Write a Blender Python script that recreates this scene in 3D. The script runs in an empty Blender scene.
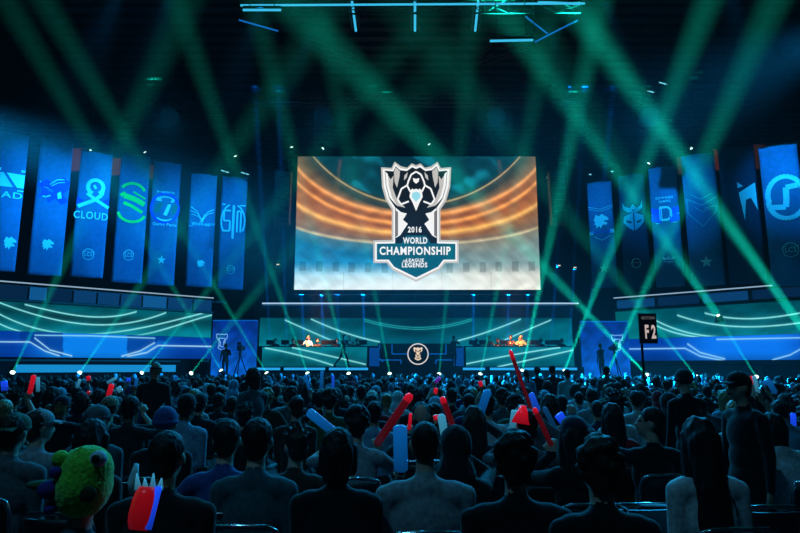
import bpy, bmesh, math, random
import numpy as np
from mathutils import Vector, Matrix, noise as mnoise
random.seed(7)
SC = bpy.context.scene
COL = SC.collection
PI = math.pi

# ------------------------------------------------------------------ camera
F, TAN, CAMZ = 600.0, 0.168, 1.65
TH = math.atan(TAN); CT, ST = math.cos(TH), math.sin(TH)
cd = bpy.data.cameras.new('camera'); cam = bpy.data.objects.new('camera', cd); COL.objects.link(cam)
cam.location = (0, 0, CAMZ); cam.rotation_euler = (PI/2 + TH, 0, 0)
cd.sensor_width = 36; cd.lens = F*36/800; cd.clip_start = .05; cd.clip_end = 300
SC.camera = cam

def at(px, py, Y):
    """world point on the plane y = Y seen at that place of the photograph"""
    dx = (px-400)/F; dz = (266.5-py)/F
    d = (dx, CT-dz*ST, ST+dz*CT); t = Y/d[1]
    return Vector((dx*t, Y, CAMZ+d[2]*t))
def proj(P):
    P = np.asarray(P, float); y = P[:, 1]; z = P[:, 2]-CAMZ
    f = y*CT+z*ST; u = -y*ST+z*CT
    return 400+F*P[:, 0]/f, 266.5-F*u/f

# ------------------------------------------------------------------ colour and materials
def lin(c):
    c = np.clip(np.asarray(c, float), 0, None)
    return np.where(c <= .04045, c/12.92, ((c+.055)/1.055)**2.4)
def rgb(r, g, b): return tuple(lin((r/255, g/255, b/255)))+(1,)

MATS = {}
def mat(name, c, rough=.7, metal=0, spec=.5, var=.25, scale=20, bump=0, stretch=None, sheen=0):
    if name in MATS: return MATS[name]
    m = bpy.data.materials.new(name); m.use_nodes = True
    nt = m.node_tree; b = nt.nodes['Principled BSDF']
    b.inputs['Roughness'].default_value = rough; b.inputs['Metallic'].default_value = metal
    b.inputs['Specular IOR Level'].default_value = spec
    if sheen: b.inputs['Sheen Weight'].default_value = sheen
    tc = nt.nodes.new('ShaderNodeTexCoord'); mp = nt.nodes.new('ShaderNodeMapping')
    n = nt.nodes.new('ShaderNodeTexNoise'); n.inputs['Scale'].default_value = scale; n.inputs['Detail'].default_value = 4
    if stretch: mp.inputs['Scale'].default_value = stretch
    nt.links.new(tc.outputs['Object'], mp.inputs[0]); nt.links.new(mp.outputs[0], n.inputs['Vector'])
    r = nt.nodes.new('ShaderNodeValToRGB')
    r.color_ramp.elements[0].position = .3; r.color_ramp.elements[1].position = .7
    r.color_ramp.elements[0].color = tuple(x*(1-var) for x in c[:3])+(1,)
    r.color_ramp.elements[1].color = tuple(min(1, x*(1+var)) for x in c[:3])+(1,)
    nt.links.new(n.outputs[0], r.inputs[0]); nt.links.new(r.outputs[0], b.inputs['Base Color'])
    if bump:
        bp = nt.nodes.new('ShaderNodeBump'); bp.inputs['Strength'].default_value = bump; bp.inputs['Distance'].default_value = .01
        nt.links.new(n.outputs[0], bp.inputs['Height']); nt.links.new(bp.outputs[0], b.inputs['Normal'])
    MATS[name] = m; return m
def emat(name, c, s=1, light=True):
    if name in MATS: return MATS[name]
    m = bpy.data.materials.new(name); m.use_nodes = True
    nt = m.node_tree; nt.nodes.remove(nt.nodes['Principled BSDF'])
    e = nt.nodes.new('ShaderNodeEmission'); e.inputs[0].default_value = c; e.inputs[1].default_value = s
    nt.links.new(e.outputs[0], nt.nodes['Material Output'].inputs[0])
    m.cycles.emission_sampling = 'NONE'
    MATS[name] = m; return m
def screen_mat(name, s=1):
    m = emat(name, (1, 1, 1, 1), s); nt = m.node_tree
    a = nt.nodes.new('ShaderNodeAttribute'); a.attribute_name = 'picture'
    e = [n for n in nt.nodes if n.type == 'EMISSION'][0]
    nt.links.new(a.outputs['Color'], e.inputs[0]); return m

M = dict(
 black=mat('black_paint', rgb(14, 15, 17), .6), blackcloth=mat('black_drape', rgb(9, 10, 12), .95, spec=.1),
 metal=mat('dark_steel', rgb(40, 44, 50), .4, .8), steel=mat('bare_steel', rgb(150, 160, 170), .3, .9),
 chrome=mat('chrome_tube', rgb(200, 205, 210), .18, 1), plastic=mat('black_plastic', rgb(16, 17, 19), .45),
 floor=mat('dark_floor', rgb(16, 18, 20), .7, scale=3), wall=mat('dark_wall', rgb(16, 19, 23), .9, spec=.1, scale=.7),
 ceil=mat('dark_roof_deck', rgb(14, 20, 26), .8, scale=2), deck=mat('stage_deck', rgb(20, 21, 24), .5, scale=6),
 fascia=mat('brown_fascia', rgb(48, 36, 36), .6, scale=3), fence=mat('red_brown_fence', rgb(90, 45, 35), .7, scale=8),
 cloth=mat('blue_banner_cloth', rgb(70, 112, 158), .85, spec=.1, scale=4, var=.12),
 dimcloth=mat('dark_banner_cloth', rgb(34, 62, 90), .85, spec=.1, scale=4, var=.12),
 cyanlogo=mat('pale_cyan_print', rgb(200, 240, 245), .8, var=.05), greenlogo=mat('green_print', rgb(60, 235, 90), .8, var=.05),
 bluelogo=mat('royal_blue_print', rgb(40, 70, 235), .8, var=.05), teallogo=mat('faint_teal_print', rgb(80, 165, 190), .8, var=.05),
 tealgreen=mat('dark_green_print', rgb(30, 120, 110), .8, var=.05),
 glass=mat('suite_glass', rgb(40, 70, 110), .12, .3, scale=2),
)

# ------------------------------------------------------------------ mesh helpers
def obj(name, verts, faces, m=None, parent=None, smooth=False):
    me = bpy.data.meshes.new(name); me.from_pydata([tuple(v) for v in verts], [], faces)
    if m: me.materials.append(m)
    if smooth: me.polygons.foreach_set('use_smooth', [True]*len(me.polygons))
    me.update()
    o = bpy.data.objects.new(name, me); COL.objects.link(o)
    if parent: o.parent = parent
    return o
class MB:
    def __init__(s): s.v = []; s.f = []
    def add(s, vs, fs):
        b = len(s.v); s.v += [Vector(v) for v in vs]; s.f += [tuple(i+b for i in f) for f in fs]; return s
    def box(s, c, size, rz=0, rx=0, ry=0):
        R = Matrix.Rotation(rz, 3, 'Z') @ Matrix.Rotation(ry, 3, 'Y') @ Matrix.Rotation(rx, 3, 'X')
        hx, hy, hz = size[0]/2, size[1]/2, size[2]/2
        vs = [Vector(c)+R @ Vector((x*hx, y*hy, z*hz)) for x, y, z in ((-1,-1,-1),(1,-1,-1),(1,1,-1),(-1,1,-1),(-1,-1,1),(1,-1,1),(1,1,1),(-1,1,1))]
        return s.add(vs, [(0,3,2,1),(4,5,6,7),(0,1,5,4),(1,2,6,5),(2,3,7,6),(3,0,4,7)])
    def cyl(s, a, b, ra, rb=None, n=10):
        rb = ra if rb is None else rb; a = Vector(a); b = Vector(b); d = (b-a).normalized()
        u = d.orthogonal().normalized(); w = d.cross(u); vs = []
        for p, r in ((a, ra), (b, rb)):
            vs += [p+(u*math.cos(2*PI*k/n)+w*math.sin(2*PI*k/n))*r for k in range(n)]
        fs = [(k, (k+1) % n, n+(k+1) % n, n+k) for k in range(n)]+[tuple(range(n))[::-1], tuple(range(n, 2*n))]
        return s.add(vs, fs)
    def tube(s, pts, r, n=8):
        pts = [Vector(p) for p in pts]; k = len(pts); vs = []; fs = []; u = None
        for i, p in enumerate(pts):
            d = (pts[min(i+1, k-1)]-pts[max(i-1, 0)]).normalized()
            if u is None: u = d.orthogonal().normalized()
            u = (u-d*u.dot(d)).normalized(); w = d.cross(u); rr = r[i] if isinstance(r, (list, tuple)) else r
            vs += [p+(u*math.cos(2*PI*j/n)+w*math.sin(2*PI*j/n))*rr for j in range(n)]
        for i in range(k-1):
            fs += [(i*n+j, i*n+(j+1) % n, (i+1)*n+(j+1) % n, (i+1)*n+j) for j in range(n)]
        fs += [tuple(range(n))[::-1], tuple(range((k-1)*n, k*n))]
        return s.add(vs, fs)
    def ell(s, c, r, nu=12, nv=8, R=None):
        vs = []; c = Vector(c)
        for i in range(nv+1):
            t = PI*i/nv
            for j in range(nu):
                p = 2*PI*j/nu; q = Vector((r[0]*math.sin(t)*math.cos(p), r[1]*math.sin(t)*math.sin(p), r[2]*math.cos(t)))
                vs.append(c+(R @ q if R else q))
        fs = [(i*nu+j, (i+1)*nu+j, (i+1)*nu+(j+1) % nu, i*nu+(j+1) % nu) for i in range(nv) for j in range(nu)]
        return s.add(vs, fs)
    def prism(s, pts, n):
        """closed outline (3-D points in order) given a thickness vector n"""
        k = len(pts); n = Vector(n); vs = [Vector(p) for p in pts]+[Vector(p)+n for p in pts]
        fs = [tuple(range(k)), tuple(range(k, 2*k))[::-1]]+[(i, i+k, (i+1) % k+k, (i+1) % k) for i in range(k)]
        return s.add(vs, fs)
    def build(s, name, m, parent=None, smooth=False): return obj(name, s.v, s.f, m, parent, smooth)

def tag(o, label, cat, group=None, kind=None):
    o['label'] = label; o['category'] = cat
    if group: o['group'] = group
    if kind: o['kind'] = kind
    return o
def empty(name, loc=(0, 0, 0), rz=0):
    o = bpy.data.objects.new(name, None); COL.objects.link(o); o.location = loc; o.rotation_euler = (0, 0, rz); o.empty_display_size = .1; return o
def thing(name, label, cat, loc=(0, 0, 0), rz=0, group=None): return tag(empty(name, loc, rz), label, cat, group)
def struct(o): o['kind'] = 'structure'; return o
def rel(o, root):
    """parent an object built in world coordinates without moving it"""
    o.parent = root; o.matrix_parent_inverse = Matrix.Translation(root.location).inverted() if root.rotation_euler.z == 0 else (Matrix.Translation(root.location) @ Matrix.Rotation(root.rotation_euler.z, 4, 'Z')).inverted(); return o
def copy_tree(o, parent=None):
    c = o.copy(); COL.objects.link(c)
    if parent: c.parent = parent
    for ch in list(o.children): copy_tree(ch, c)
    return c

_fonts = {}
def text_geo(s, size=1, bold=0):
    key = (s, size, bold)
    if key in _fonts: return _fonts[key]
    cu = bpy.data.curves.new('t', 'FONT'); cu.body = s; cu.size = size; cu.offset = bold; cu.align_x = 'CENTER'; cu.space_character = 1.14; cu.resolution_u = 3
    o = bpy.data.objects.new('t', cu); COL.objects.link(o)
    dg = bpy.context.evaluated_depsgraph_get(); me = bpy.data.meshes.new_from_object(o.evaluated_get(dg))
    v = [(p.co.x, p.co.y) for p in me.vertices]; f = [tuple(p.vertices) for p in me.polygons]
    bpy.data.objects.remove(o); bpy.data.curves.remove(cu); bpy.data.meshes.remove(me)
    _fonts[key] = (v, f); return v, f
def text_on(mb, s, x0, x1, y0, y1, fmap, bold=.0):
    """letters fitted into the box, laid on a surface by fmap(x, y)"""
    v, f = text_geo(s, 1, bold)
    xs = [p[0] for p in v]; ys = [p[1] for p in v]; a, b, c, d = min(xs), max(xs), min(ys), max(ys)
    mb.add([fmap(x0+(x-a)/(b-a)*(x1-x0), y0+(y-c)/(d-c)*(y1-y0)) for x, y in v], f)
def stroke(pts, w):
    """a polyline widened to quads: list of outlines"""
    out = []
    for (x0, y0), (x1, y1) in zip(pts, pts[1:]):
        L = math.hypot(x1-x0, y1-y0) or 1; nx, ny = -(y1-y0)/L*w/2, (x1-x0)/L*w/2
        out.append([(x0+nx, y0+ny), (x1+nx, y1+ny), (x1-nx, y1-ny), (x0-nx, y0-ny)])
    return out
def arcpts(cx, cy, r, a0, a1, n=16, ry=None):
    ry = ry or r
    return [(cx+r*math.cos(math.radians(a0+(a1-a0)*k/n)), cy+ry*math.sin(math.radians(a0+(a1-a0)*k/n))) for k in range(n+1)]

# LED picture: a fine grid whose points carry the picture shown
def led_panel(name, p00, p10, p11, p01, nu, nv, func, m, parent=None, thick=None, uvfunc=False):
    p00, p10, p11, p01 = map(np.array, (p00, p10, p11, p01))
    u, v = np.meshgrid(np.linspace(0, 1, nu+1), np.linspace(0, 1, nv+1)); u = u.ravel()[:, None]; v = v.ravel()[:, None]
    P = (p00*(1-u)+p10*u)*(1-v)+(p01*(1-u)+p11*u)*v
    i = np.arange(nv)[:, None]*(nu+1)+np.arange(nu)[None]; i = i.ravel()
    fs = np.stack([i, i+1, i+nu+2, i+nu+1], 1)
    o = obj(name, P.tolist(), fs.tolist(), m, parent)
    if uvfunc: c = func(u[:, 0], v[:, 0])
    else: c = func(*proj(P))
    c = lin(np.clip(c, 0, 1)); c = np.concatenate([c, np.ones((len(c), 1))], 1)
    a = o.data.color_attributes.new('picture', 'FLOAT_COLOR', 'POINT'); a.data.foreach_set('color', c.astype(np.float32).ravel())
    return o
def curve_y(pts, x, deg=None):
    p = np.array(pts, float); k = min(len(p)-1, deg or 3)
    co = np.polyfit(p[:, 0], p[:, 1], k); y = np.polyval(co, x)
    return y, (x >= p[:, 0].min()) & (x <= p[:, 0].max())
def glowline(x, y, pts, w=.55, deg=None):
    yc, ok = curve_y(pts, x, deg)
    d = (y-yc)/w
    return np.where(ok, np.exp(-d*d)+.12*np.exp(-(d/5)**2), 0)
def polyline(x, y, pts, w=.5):
    p = np.array(pts, float); yc = np.interp(x, p[:, 0], p[:, 1]); ok = (x >= p[0, 0]) & (x <= p[-1, 0])
    sl = np.interp(x, (p[:-1, 0]+p[1:, 0])/2, np.abs(np.diff(p[:, 1])/np.diff(p[:, 0])))
    d = (y-yc)/(w*np.sqrt(1+sl**2)); return np.where(ok, np.exp(-d*d)+.12*np.exp(-(d/5)**2), 0)
def smooth(a, b, x): t = np.clip((x-a)/(b-a), 0, 1); return t*t*(3-2*t)
def nz(x, y, s, seed=0):
    """cheap smooth noise in 0..1"""
    x = x*s+seed*13.7; y = y*s+seed*7.3
    return .5+.5*(np.sin(x*1.7+1.3*np.sin(y*2.1))*.5+np.sin(y*2.9+1.1*np.sin(x*1.3+2))*.3+np.sin((x+y)*4.1+np.sin(x*3.3))*.2)
C3 = lambda r, g, b: np.array([r, g, b])/255.0
def mix(a, b, t): t = np.asarray(t)[..., None]; return a*(1-t)+b*t

# ------------------------------------------------------------------ the hall
struct(MB().box((0, 24, -.1), (84, 60, .2)).build('floor', M['floor']))
struct(MB().box((0, 52, 11), (84, .4, 22)).build('wall_back', M['wall']))
struct(MB().box((-41, 24, 11), (.4, 56, 22)).build('wall_left', M['wall']))
struct(MB().box((41, 24, 11), (.4, 56, 22)).build('wall_right', M['wall']))
struct(MB().box((0, -4.2, 11), (84, .4, 22)).build('wall_rear', M['wall']))
mb = MB().box((0, 24, 19.4), (84, 56.5, .2))
for k in range(46):
    mb.box((0, 10+k*.9, 19.2), (82, .32, .25))
struct(mb.build('ceiling', M['ceil']))

def lattice(a, b, h, w, bay, name, m, root):
    """box truss from a to b: chords and diagonals as children"""
    a = Vector(a); b = Vector(b); d = (b-a).normalized(); s = Vector((0, 0, 1)).cross(d).normalized()*w/2; u = Vector((0, 0, h/2))
    c = MB()
    for q in (s+u, s-u, -s+u, -s-u): c.cyl(a+q, b+q, .045, n=6)
    c.build('chord', m, root)
    n = max(2, int((b-a).length/bay)); g = MB()
    for k in range(n):
        p, q = a.lerp(b, k/n), a.lerp(b, (k+1)/n); t = 1 if k % 2 else -1
        for sd in (s, -s): g.cyl(p+sd+u*t, q+sd-u*t, .025, n=5); g.cyl(p+sd+u, p+sd-u, .025, n=5)
        for z in (u, -u): g.cyl(p+z+s*t, q+z-s*t, .025, n=5)
    g.build('diagonal_bracing', m, root)
def hang(root, pts, top=19.3):
    for p in pts: MB().cyl(p, (p[0], p[1], top), .02, n=5).build('hanging_cable', M['metal'], root)
def truss(a, b, h, w, bay, label, group=None):
    r = thing('lighting_truss', label, 'truss', group=group)
    lattice(a, b, h, w, bay, 'x', M['metal'], r)
    hang(r, [Vector(a).lerp(Vector(b), t)+Vector((0, 0, h/2)) for t in (.1, .5, .9)])
    return r

# bright ring truss over the middle: blue light on it painted as glowing tubes
tl, tr = at(243, 8, 25), at(582, 6, 25)
r = truss(tl+Vector((0, 0, .25)), tr+Vector((0, 0, .25)), .7, .7, 1.1, 'wide roof truss with blue light painted bright along its edge above the screen')
tube = emat('cyan_painted_light', rgb(60, 190, 235), 1.0); btube = emat('blue_painted_light', rgb(20, 110, 200), .8)
MB().cyl(tl-Vector((0, .4, .13)), tr-Vector((0, .4, .13)), .045).build('painted_light', tube, r)
for i, (x0, y0, x1, y1, w) in enumerate(((351, -6, 356, 26, 'first'), (415, -6, 415, 30, 'middle'), (479, -6, 475, 22, 'third'))):
    a, b = at(x0, y0, 25.5), at(x1, y1, 28.6)
    t = thing('cross_truss', ['left blue lit cross beam running back under the roof truss', 'central blue lit cross beam running back under the roof truss', 'right blue lit cross beam running back under the roof truss'][i], 'truss')
    b.z = a.z
    lattice(a+Vector((0, 0, .3)), b+Vector((0, 0, .3)), .5, .4, .8, 'x', M['metal'], t)
    MB().cyl(a, b, .06).build('painted_light', tube, t)
    hang(t, [a.lerp(b, .5)+Vector((0, 0, .5))])
for (a, b, l) in (((243, 10), (281, 10), 'short painted cyan lit bar on the left end of the overhead ring'), ((490, 41), (533, 40), 'low painted cyan lit bar hung at the right end of the overhead ring'), ((538, 2), (580, 4), 'upper painted cyan lit bar right of the overhead ring')):
    p, q = at(a[0], a[1], 24.5), at(b[0], b[1], 24.5)
    t = thing('lit_truss_bar', l, 'light', p); k = MB().cyl((0, 0, 0), q-p, .05).build('painted_light', tube, t)  # cyan light falling on the ring steel, painted as emission
    MB().box((q-p)/2+Vector((0, 0, .12)), ((q-p).length, .1, .12)).build('housing', M['black'], t)
    hang(t, [Vector((.3, 0, .15)), (q-p)-Vector((.3, 0, -.15))], 19.3-p.z)
for (a, b, l) in (((239, 20), (278, 31), 'slanting brace lit cyan at the left end of the ring'), ((535, 42), (578, 20), 'slanting brace lit cyan right of the ring'), ((525, 16), (548, 34), 'steep brace lit cyan near the right end of the ring')):
    p, q = at(a[0], a[1], 25.2+.5*('steep' in l)), at(b[0], b[1], 25.2+.5*('steep' in l))
    t = thing('lit_truss_bar', l, 'light', p); MB().cyl((0, 0, 0), q-p, .035).build('painted_light', btube, t)  # blue light on the brace put into its colour as emission
    MB().cyl((0, .08, .05), q-p+Vector((0, .08, .05)), .05).build('housing', M['black'], t); hang(t, [(0, .08, .1)], 19.3-p.z)
truss(at(125, 121, 37), at(242, 122, 37), .6, .5, 1.0, 'dark lighting truss above the left banners')
truss(at(600, 118, 37), at(722, 117, 37), .6, .5, 1.0, 'dark lighting truss above the right banners')
truss(at(300, 140, 38.8), at(536, 140, 38.8), .5, .5, 1.0, 'black truss carrying the giant screen')
truss(at(262, 33, 29), at(352, 60, 31), .5, .5, .9, 'dark sloping truss left of the roof ring')
truss(at(480, 60, 31), at(556, 33, 29), .5, .5, .9, 'dark sloping truss right of the roof ring')

# wall panels high between the banners, their dim lit look added as emission
warm = emat('red_panel_painted_light', rgb(62, 24, 18), 1, False); warm2 = emat('brown_panel_painted_light', rgb(40, 22, 16), 1, False)
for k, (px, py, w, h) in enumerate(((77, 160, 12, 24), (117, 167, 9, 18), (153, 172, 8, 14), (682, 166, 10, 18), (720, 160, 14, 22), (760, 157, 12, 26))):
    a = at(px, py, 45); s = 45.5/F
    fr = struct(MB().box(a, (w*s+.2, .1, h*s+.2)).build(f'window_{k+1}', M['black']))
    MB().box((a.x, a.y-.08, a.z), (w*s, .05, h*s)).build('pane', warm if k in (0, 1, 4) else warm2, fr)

# ------------------------------------------------------------------ main screen
YS = 36.0
def main_pic(u, v):
    s = np.abs(u-.5)*2; q = lambda S: np.sqrt(np.clip(1-(s/1.15)**2, 0.02, 1))
    e = q(1)
    rim, l1, l2, l3, pale = 1.70-1.07*e, 1.248-.694*e, 1.11-.625*e, .85-.435*e, .582-.247*e
    bot = pale-.10
    n = nz(u*16, v*9, 1.0); n2 = nz(u*40, v*22, 1, 3)
    right = smooth(.4, .75, u)
    cols = [(np.zeros_like(u), mix(C3(205, 228, 232), C3(226, 226, 212), right)), (np.full_like(u, .10), mix(C3(170, 215, 228), C3(214, 216, 204), right)),
            (np.full_like(u, .2), mix(C3(30, 132, 178), C3(122, 150, 150), right)), (bot, mix(C3(22, 110, 150), C3(120, 140, 136), right)),
            (pale-.015, mix(C3(70, 120, 135), C3(130, 128, 112), right)), (pale, np.broadcast_to(C3(205, 190, 150), (len(u), 3))), (pale+.02, np.broadcast_to(C3(120, 102, 84), (len(u), 3))),
            (l3-.035, np.broadcast_to(C3(150, 96, 56), (len(u), 3))), (l3, np.broadcast_to(C3(255, 190, 96), (len(u), 3))), (l3+.03, np.broadcast_to(C3(176, 104, 54), (len(u), 3))),
            (l2-.03, np.broadcast_to(C3(150, 84, 44), (len(u), 3))), (l2, np.broadcast_to(C3(255, 166, 84), (len(u), 3))), (l2+.025, np.broadcast_to(C3(150, 88, 50), (len(u), 3))),
            (l1-.03, np.broadcast_to(C3(160, 92, 50), (len(u), 3))), (l1, np.broadcast_to(C3(255, 170, 96), (len(u), 3))), (l1+.03, np.broadcast_to(C3(120, 92, 66), (len(u), 3))),
            (rim-.05, np.broadcast_to(C3(48, 64, 62), (len(u), 3))), (rim-.012, np.broadcast_to(C3(60, 72, 66), (len(u), 3))), (rim, np.broadcast_to(C3(196, 170, 120), (len(u), 3))), (rim+.012, np.broadcast_to(C3(40, 60, 62), (len(u), 3))),
            (rim+.04, np.broadcast_to(C3(10, 66, 78), (len(u), 3))), (rim+.4, np.broadcast_to(C3(4, 44, 58), (len(u), 3)))]
    out = np.array(cols[0][1], float).copy()
    for (h0, c0), (h1, c1) in zip(cols, cols[1:]):
        t = np.clip((v-h0)/np.maximum(h1-h0, 1e-4), 0, 1); out = np.where((v >= h0)[:, None], mix(c0, c1, t), out)
    # fade the orange towards the sides into pale dust, cloud the opening
    edge = smooth(.78, 1.0, s)*((v > pale) & (v < rim)); out = mix(out, out*.75+C3(150, 120, 90)*.25, edge*.7)
    above = (v > rim+.02); out = mix(out, out+C3(6, 60, 66)*smooth(.55, .9, n)[:, None], above*.9)
    out = out*(.9+.2*n2[:, None])
    # rows of openings under the pale ledge
    base = .175-.02*(1-s); w = np.abs(((u*15) % 1)-.5)
    win = (np.abs(v-base) < .035) & (w < .2) & (s > .2); out = mix(out, out*.45, win*.35)
    ln = (np.abs(w-.5) < .012) & (v < .13); out = mix(out, out*.82, ln*1.0)
    glow = np.exp(-((u-.5)/.35)**2-((v-.03)/.08)**2); out = mix(out, C3(236, 244, 240), glow*.8)
    return out
bl, br, tl_, tr_ = at(293, 290, YS), at(540, 290, YS), at(299, 156.5, YS), at(536, 156.5, YS)
x0 = (bl.x+tl_.x)/2; x1 = (br.x+tr_.x)/2; z0 = bl.z; z1 = tl_.z
scr = thing('projection_screen', 'giant video screen showing an orange stadium and a championship emblem', 'screen', ((x0+x1)/2, YS, z0))
sm = screen_mat('main_screen_light', 1.08)
rel(led_panel('screen_face', (x0, YS, z0), (x1, YS, z0), (x1, YS, z1), (x0, YS, z1), 340, 190, main_pic, sm, uvfunc=True), scr)
f = MB(); cx, cz = (x0+x1)/2, (z0+z1)/2
f.box((cx, YS+.25, cz), (x1-x0+.5, .4, z1-z0+.5)); rel(f.build('backing_frame', M['black']), scr)
f = MB()
for z, w in ((z1+.2, .38), (z0-.12, .22)): f.box((cx, YS-.05, z), (x1-x0+.5, .3, w))
for x in (x0-.13, x1+.13): f.box((x, YS-.05, cz), (.24, .3, z1-z0+.6))
rel(f.build('border_frame', M['blackcloth']), scr)
for x in (x0+1, cx, x1-1): rel(MB().cyl((x, YS+.3, z1), (x, YS+.3, 19.3), .03, n=6).build('hanging_cable', M['metal']), scr)
# emblem on the screen
ew = lambda n, r, g, b, s=1: emat(n, rgb(r, g, b), s, False)
white_e, silver_e, dark_e, teal_e, grey_e, gem_e = ew('emblem_white', 246, 246, 244), ew('emblem_silver', 196, 192, 186), ew('emblem_black', 22, 26, 30), ew('emblem_teal', 14, 92, 112), ew('emblem_grey', 118, 116, 112), ew('emblem_ice', 150, 220, 236)
def zp(k):
    return lambda x, y: at(360+x/4.1, 155+y/4.1, YS-.02-.012*k)
def emb(name, m, k, polys, sub=None):
    fm = zp(k)
    if name == 'emblem_hood': polys = [polys]
    else: polys = [[p] for p in polys]
    for g in polys:
        mb = MB()
        for p in g: mb.prism([fm(x, y) for x, y in p], (0, .008, 0))
        rel(mb.build(name, m), scr)
def sym(half): return [(230+x, y) for x, y in half]+[(230-x, y) for x, y in half[::-1] if x]
def both(p): return [[(230+x, y) for x, y in p], [(230-x, y) for x, y in p]]
emb('emblem_border', silver_e, 0, [sym([(0,42),(18,34),(36,52),(62,46),(88,27),(101,53),(144,50),(140,130),(124,187),(100,224),(100,348),(175,350),(175,443),(120,443),(98,471),(0,520)])])
emb('emblem_inline', white_e, 1, [sym([(0,50),(18,42),(38,58),(64,54),(86,36),(97,60),(137,57),(133,128),(117,184),(93,220),(93,355),(168,357),(168,436),(116,436),(94,464),(0,511)])])
emb('emblem_ground', dark_e, 2, [sym([(0,58),(16,50),(38,66),(66,62),(84,46),(93,67),(128,64),(124,126),(110,178),(86,214),(86,364),(0,364)])])
emb('emblem_shield', teal_e, 2.4, [sym([(0,330),(40,330),(60,362),(161,364),(161,429),(112,429),(90,458),(0,502)])])
emb('emblem_pillar', white_e, 3, both([(84,216),(62,234),(38,240),(54,266),(34,282),(66,330),(84,340)]))
emb('emblem_pillar_shade', grey_e, 3.4, both([(84,226),(74,234),(74,330),(84,336)]))
emb('emblem_blade', silver_e, 3, both([(126,68),(122,126),(108,176),(78,208),(44,216),(80,178),(96,134),(92,84),(104,100)])+both([(84,50),(91,70),(88,112),(78,134),(68,88),(66,66)])+both([(34,70),(48,84),(50,104),(38,92)]))
emb('emblem_blade_edge', white_e, 3.8, both([(126,68),(122,126),(108,176),(78,208),(100,170),(112,124),(116,78)]))
hood = []
for p in ([(0,68),(20,80),(32,108),(36,124),(60,138),(76,182),(62,202),(30,190)], [(36,126),(24,150),(12,140)]): 
    for q in stroke([(230+x, y) for x, y in p], 7): hood.append(q)
    for q in stroke([(230-x, y) for x, y in p], 7): hood.append(q)
emb('emblem_hood', white_e, 3.6, hood)
emb('emblem_mask', white_e, 3.6, [sym([(0,98),(13,94),(11,108),(0,118)])])
emb('emblem_gem', white_e, 3.6, [sym([(0,138),(24,148),(27,172),(14,196),(0,230)])])
emb('emblem_gem_core', gem_e, 4.2, [sym([(0,150),(15,156),(18,172),(0,192)])])
emb('emblem_base', dark_e, 3.6, [sym([(0,226),(14,236),(34,240),(40,262),(22,280),(40,300),(56,330),(0,330)])])
def word(_, txt, a, b, c, d_, f_, bold):
    mb = MB(); text_on(mb, txt, a, b, c, d_, f_, bold); rel(mb.build('lettering', white_e), scr)
mb = None; fm = zp(4.4); tm = lambda x, y: fm(x, -y)
word(mb, '2016', 196, 253, -318, -293, tm, .03); word(mb, 'WORLD', 176, 276, -364, -337, tm, .032); word(mb, 'CHAMPIONSHIP', 80, 372, -410, -375, tm, .032)
word(mb, 'LEAGUE', 190, 262, -438, -424, tm, .032); word(mb, 'LEGENDS', 172, 276, -461, -440, tm, .032); word(mb, 'OF', 176, 190, -440, -430, tm, .032)


# ------------------------------------------------------------------ stage
XC = .98
stage = thing('stage', 'long black show stage with lit riser across the hall', 'stage', (XC, 34, 0))
def sb(name, x0, x1, y0, y1, z0, z1, m): return rel(MB().box(((x0+x1)/2, (y0+y1)/2, (z0+z1)/2), (x1-x0, y1-y0, z1-z0)).build(name, m), stage)
ZD = 1.04
rel(MB().prism([(-16.1, 30.9, 0), (17.6, 30.9, 0), (12.6, 35.7, 0), (12.6, 37.4, 0), (-11.0, 37.4, 0), (-11.0, 35.7, 0)], (0, 0, ZD)).build('deck', M['deck']), stage)
sb('skirt', -16, 17.5, 30.84, 30.9, 0, ZD-.02, M['blackcloth'])
ZR = 1.66
sb('riser', XC-9.0, XC+9.0, 33, 37.4, ZD, ZR, M['deck'])
strip = emat('ice_blue_strip', rgb(40, 165, 235), 1.0)
for a, b in ((257, 280), (284, 325), (329, 368), (463, 485), (490, 520), (524, 549), (553, 577)):
    p, q = at(a, 369, 32.97), at(b, 369, 32.97); sb('light_strip', p.x, q.x, 32.94, 33, 1.5, 1.63, strip)
# centre wall screen
def teal_bg(x, y, y0, y1):
    t = np.clip((y-y0)/(y1-y0), 0, 1); n = nz(x*.06, y*.12, 1)
    return mix(C3(0, 74, 86), C3(4, 118, 134), t)*(.8+.35*n[:, None])
LINE = C3(150, 245, 245)
def center_pic(x, y):
    c = teal_bg(x, y, 318, 345); g = 1-.55*np.exp(-((x-417)/45)**2); c = c*g[:, None]
    c = mix(c, C3(0, 110, 135), .5*np.exp(-((x-417)/60)**2-((y-341)/6)**2))
    for p in ([(311,319),(340,331),(380,342)], [(285,320),(312,332),(335,342)], [(457,341),(490,331),(521,319)], [(500,342),(525,331),(551,320)]):
        c = mix(c, LINE, np.clip(glowline(x, y, p, .6), 0, 1))
    for o_ in (0, 1.9):
        c = mix(c, C3(40, 190, 190), np.clip(glowline(x, y, [(364,319+o_),(400,326.3+o_),(417,327.5+o_),(437,326.3+o_),(472,318.5+o_)], .4), 0, 1)*.8)
    return c
lm = screen_mat('stage_screen_light', 1.0)
YB = 37.5
wl = thing('led_wall', 'long teal led wall with curved light lines behind the stage desks', 'screen', (XC, YB, ZR))
p, q = at(259, 346, YB), at(573, 346, YB); zt = at(400, 318, YB).z; zb = at(400, 346, YB).z
rel(led_panel('screen_face', (p.x, YB, zb), (q.x, YB, zb), (q.x, YB, zt), (p.x, YB, zt), 420, 44, center_pic, lm), wl)
rel(MB().box(((p.x+q.x)/2, YB+.22, zt/2), (q.x-p.x, .4, zt)).build('backing', M['black']), wl)
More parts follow.
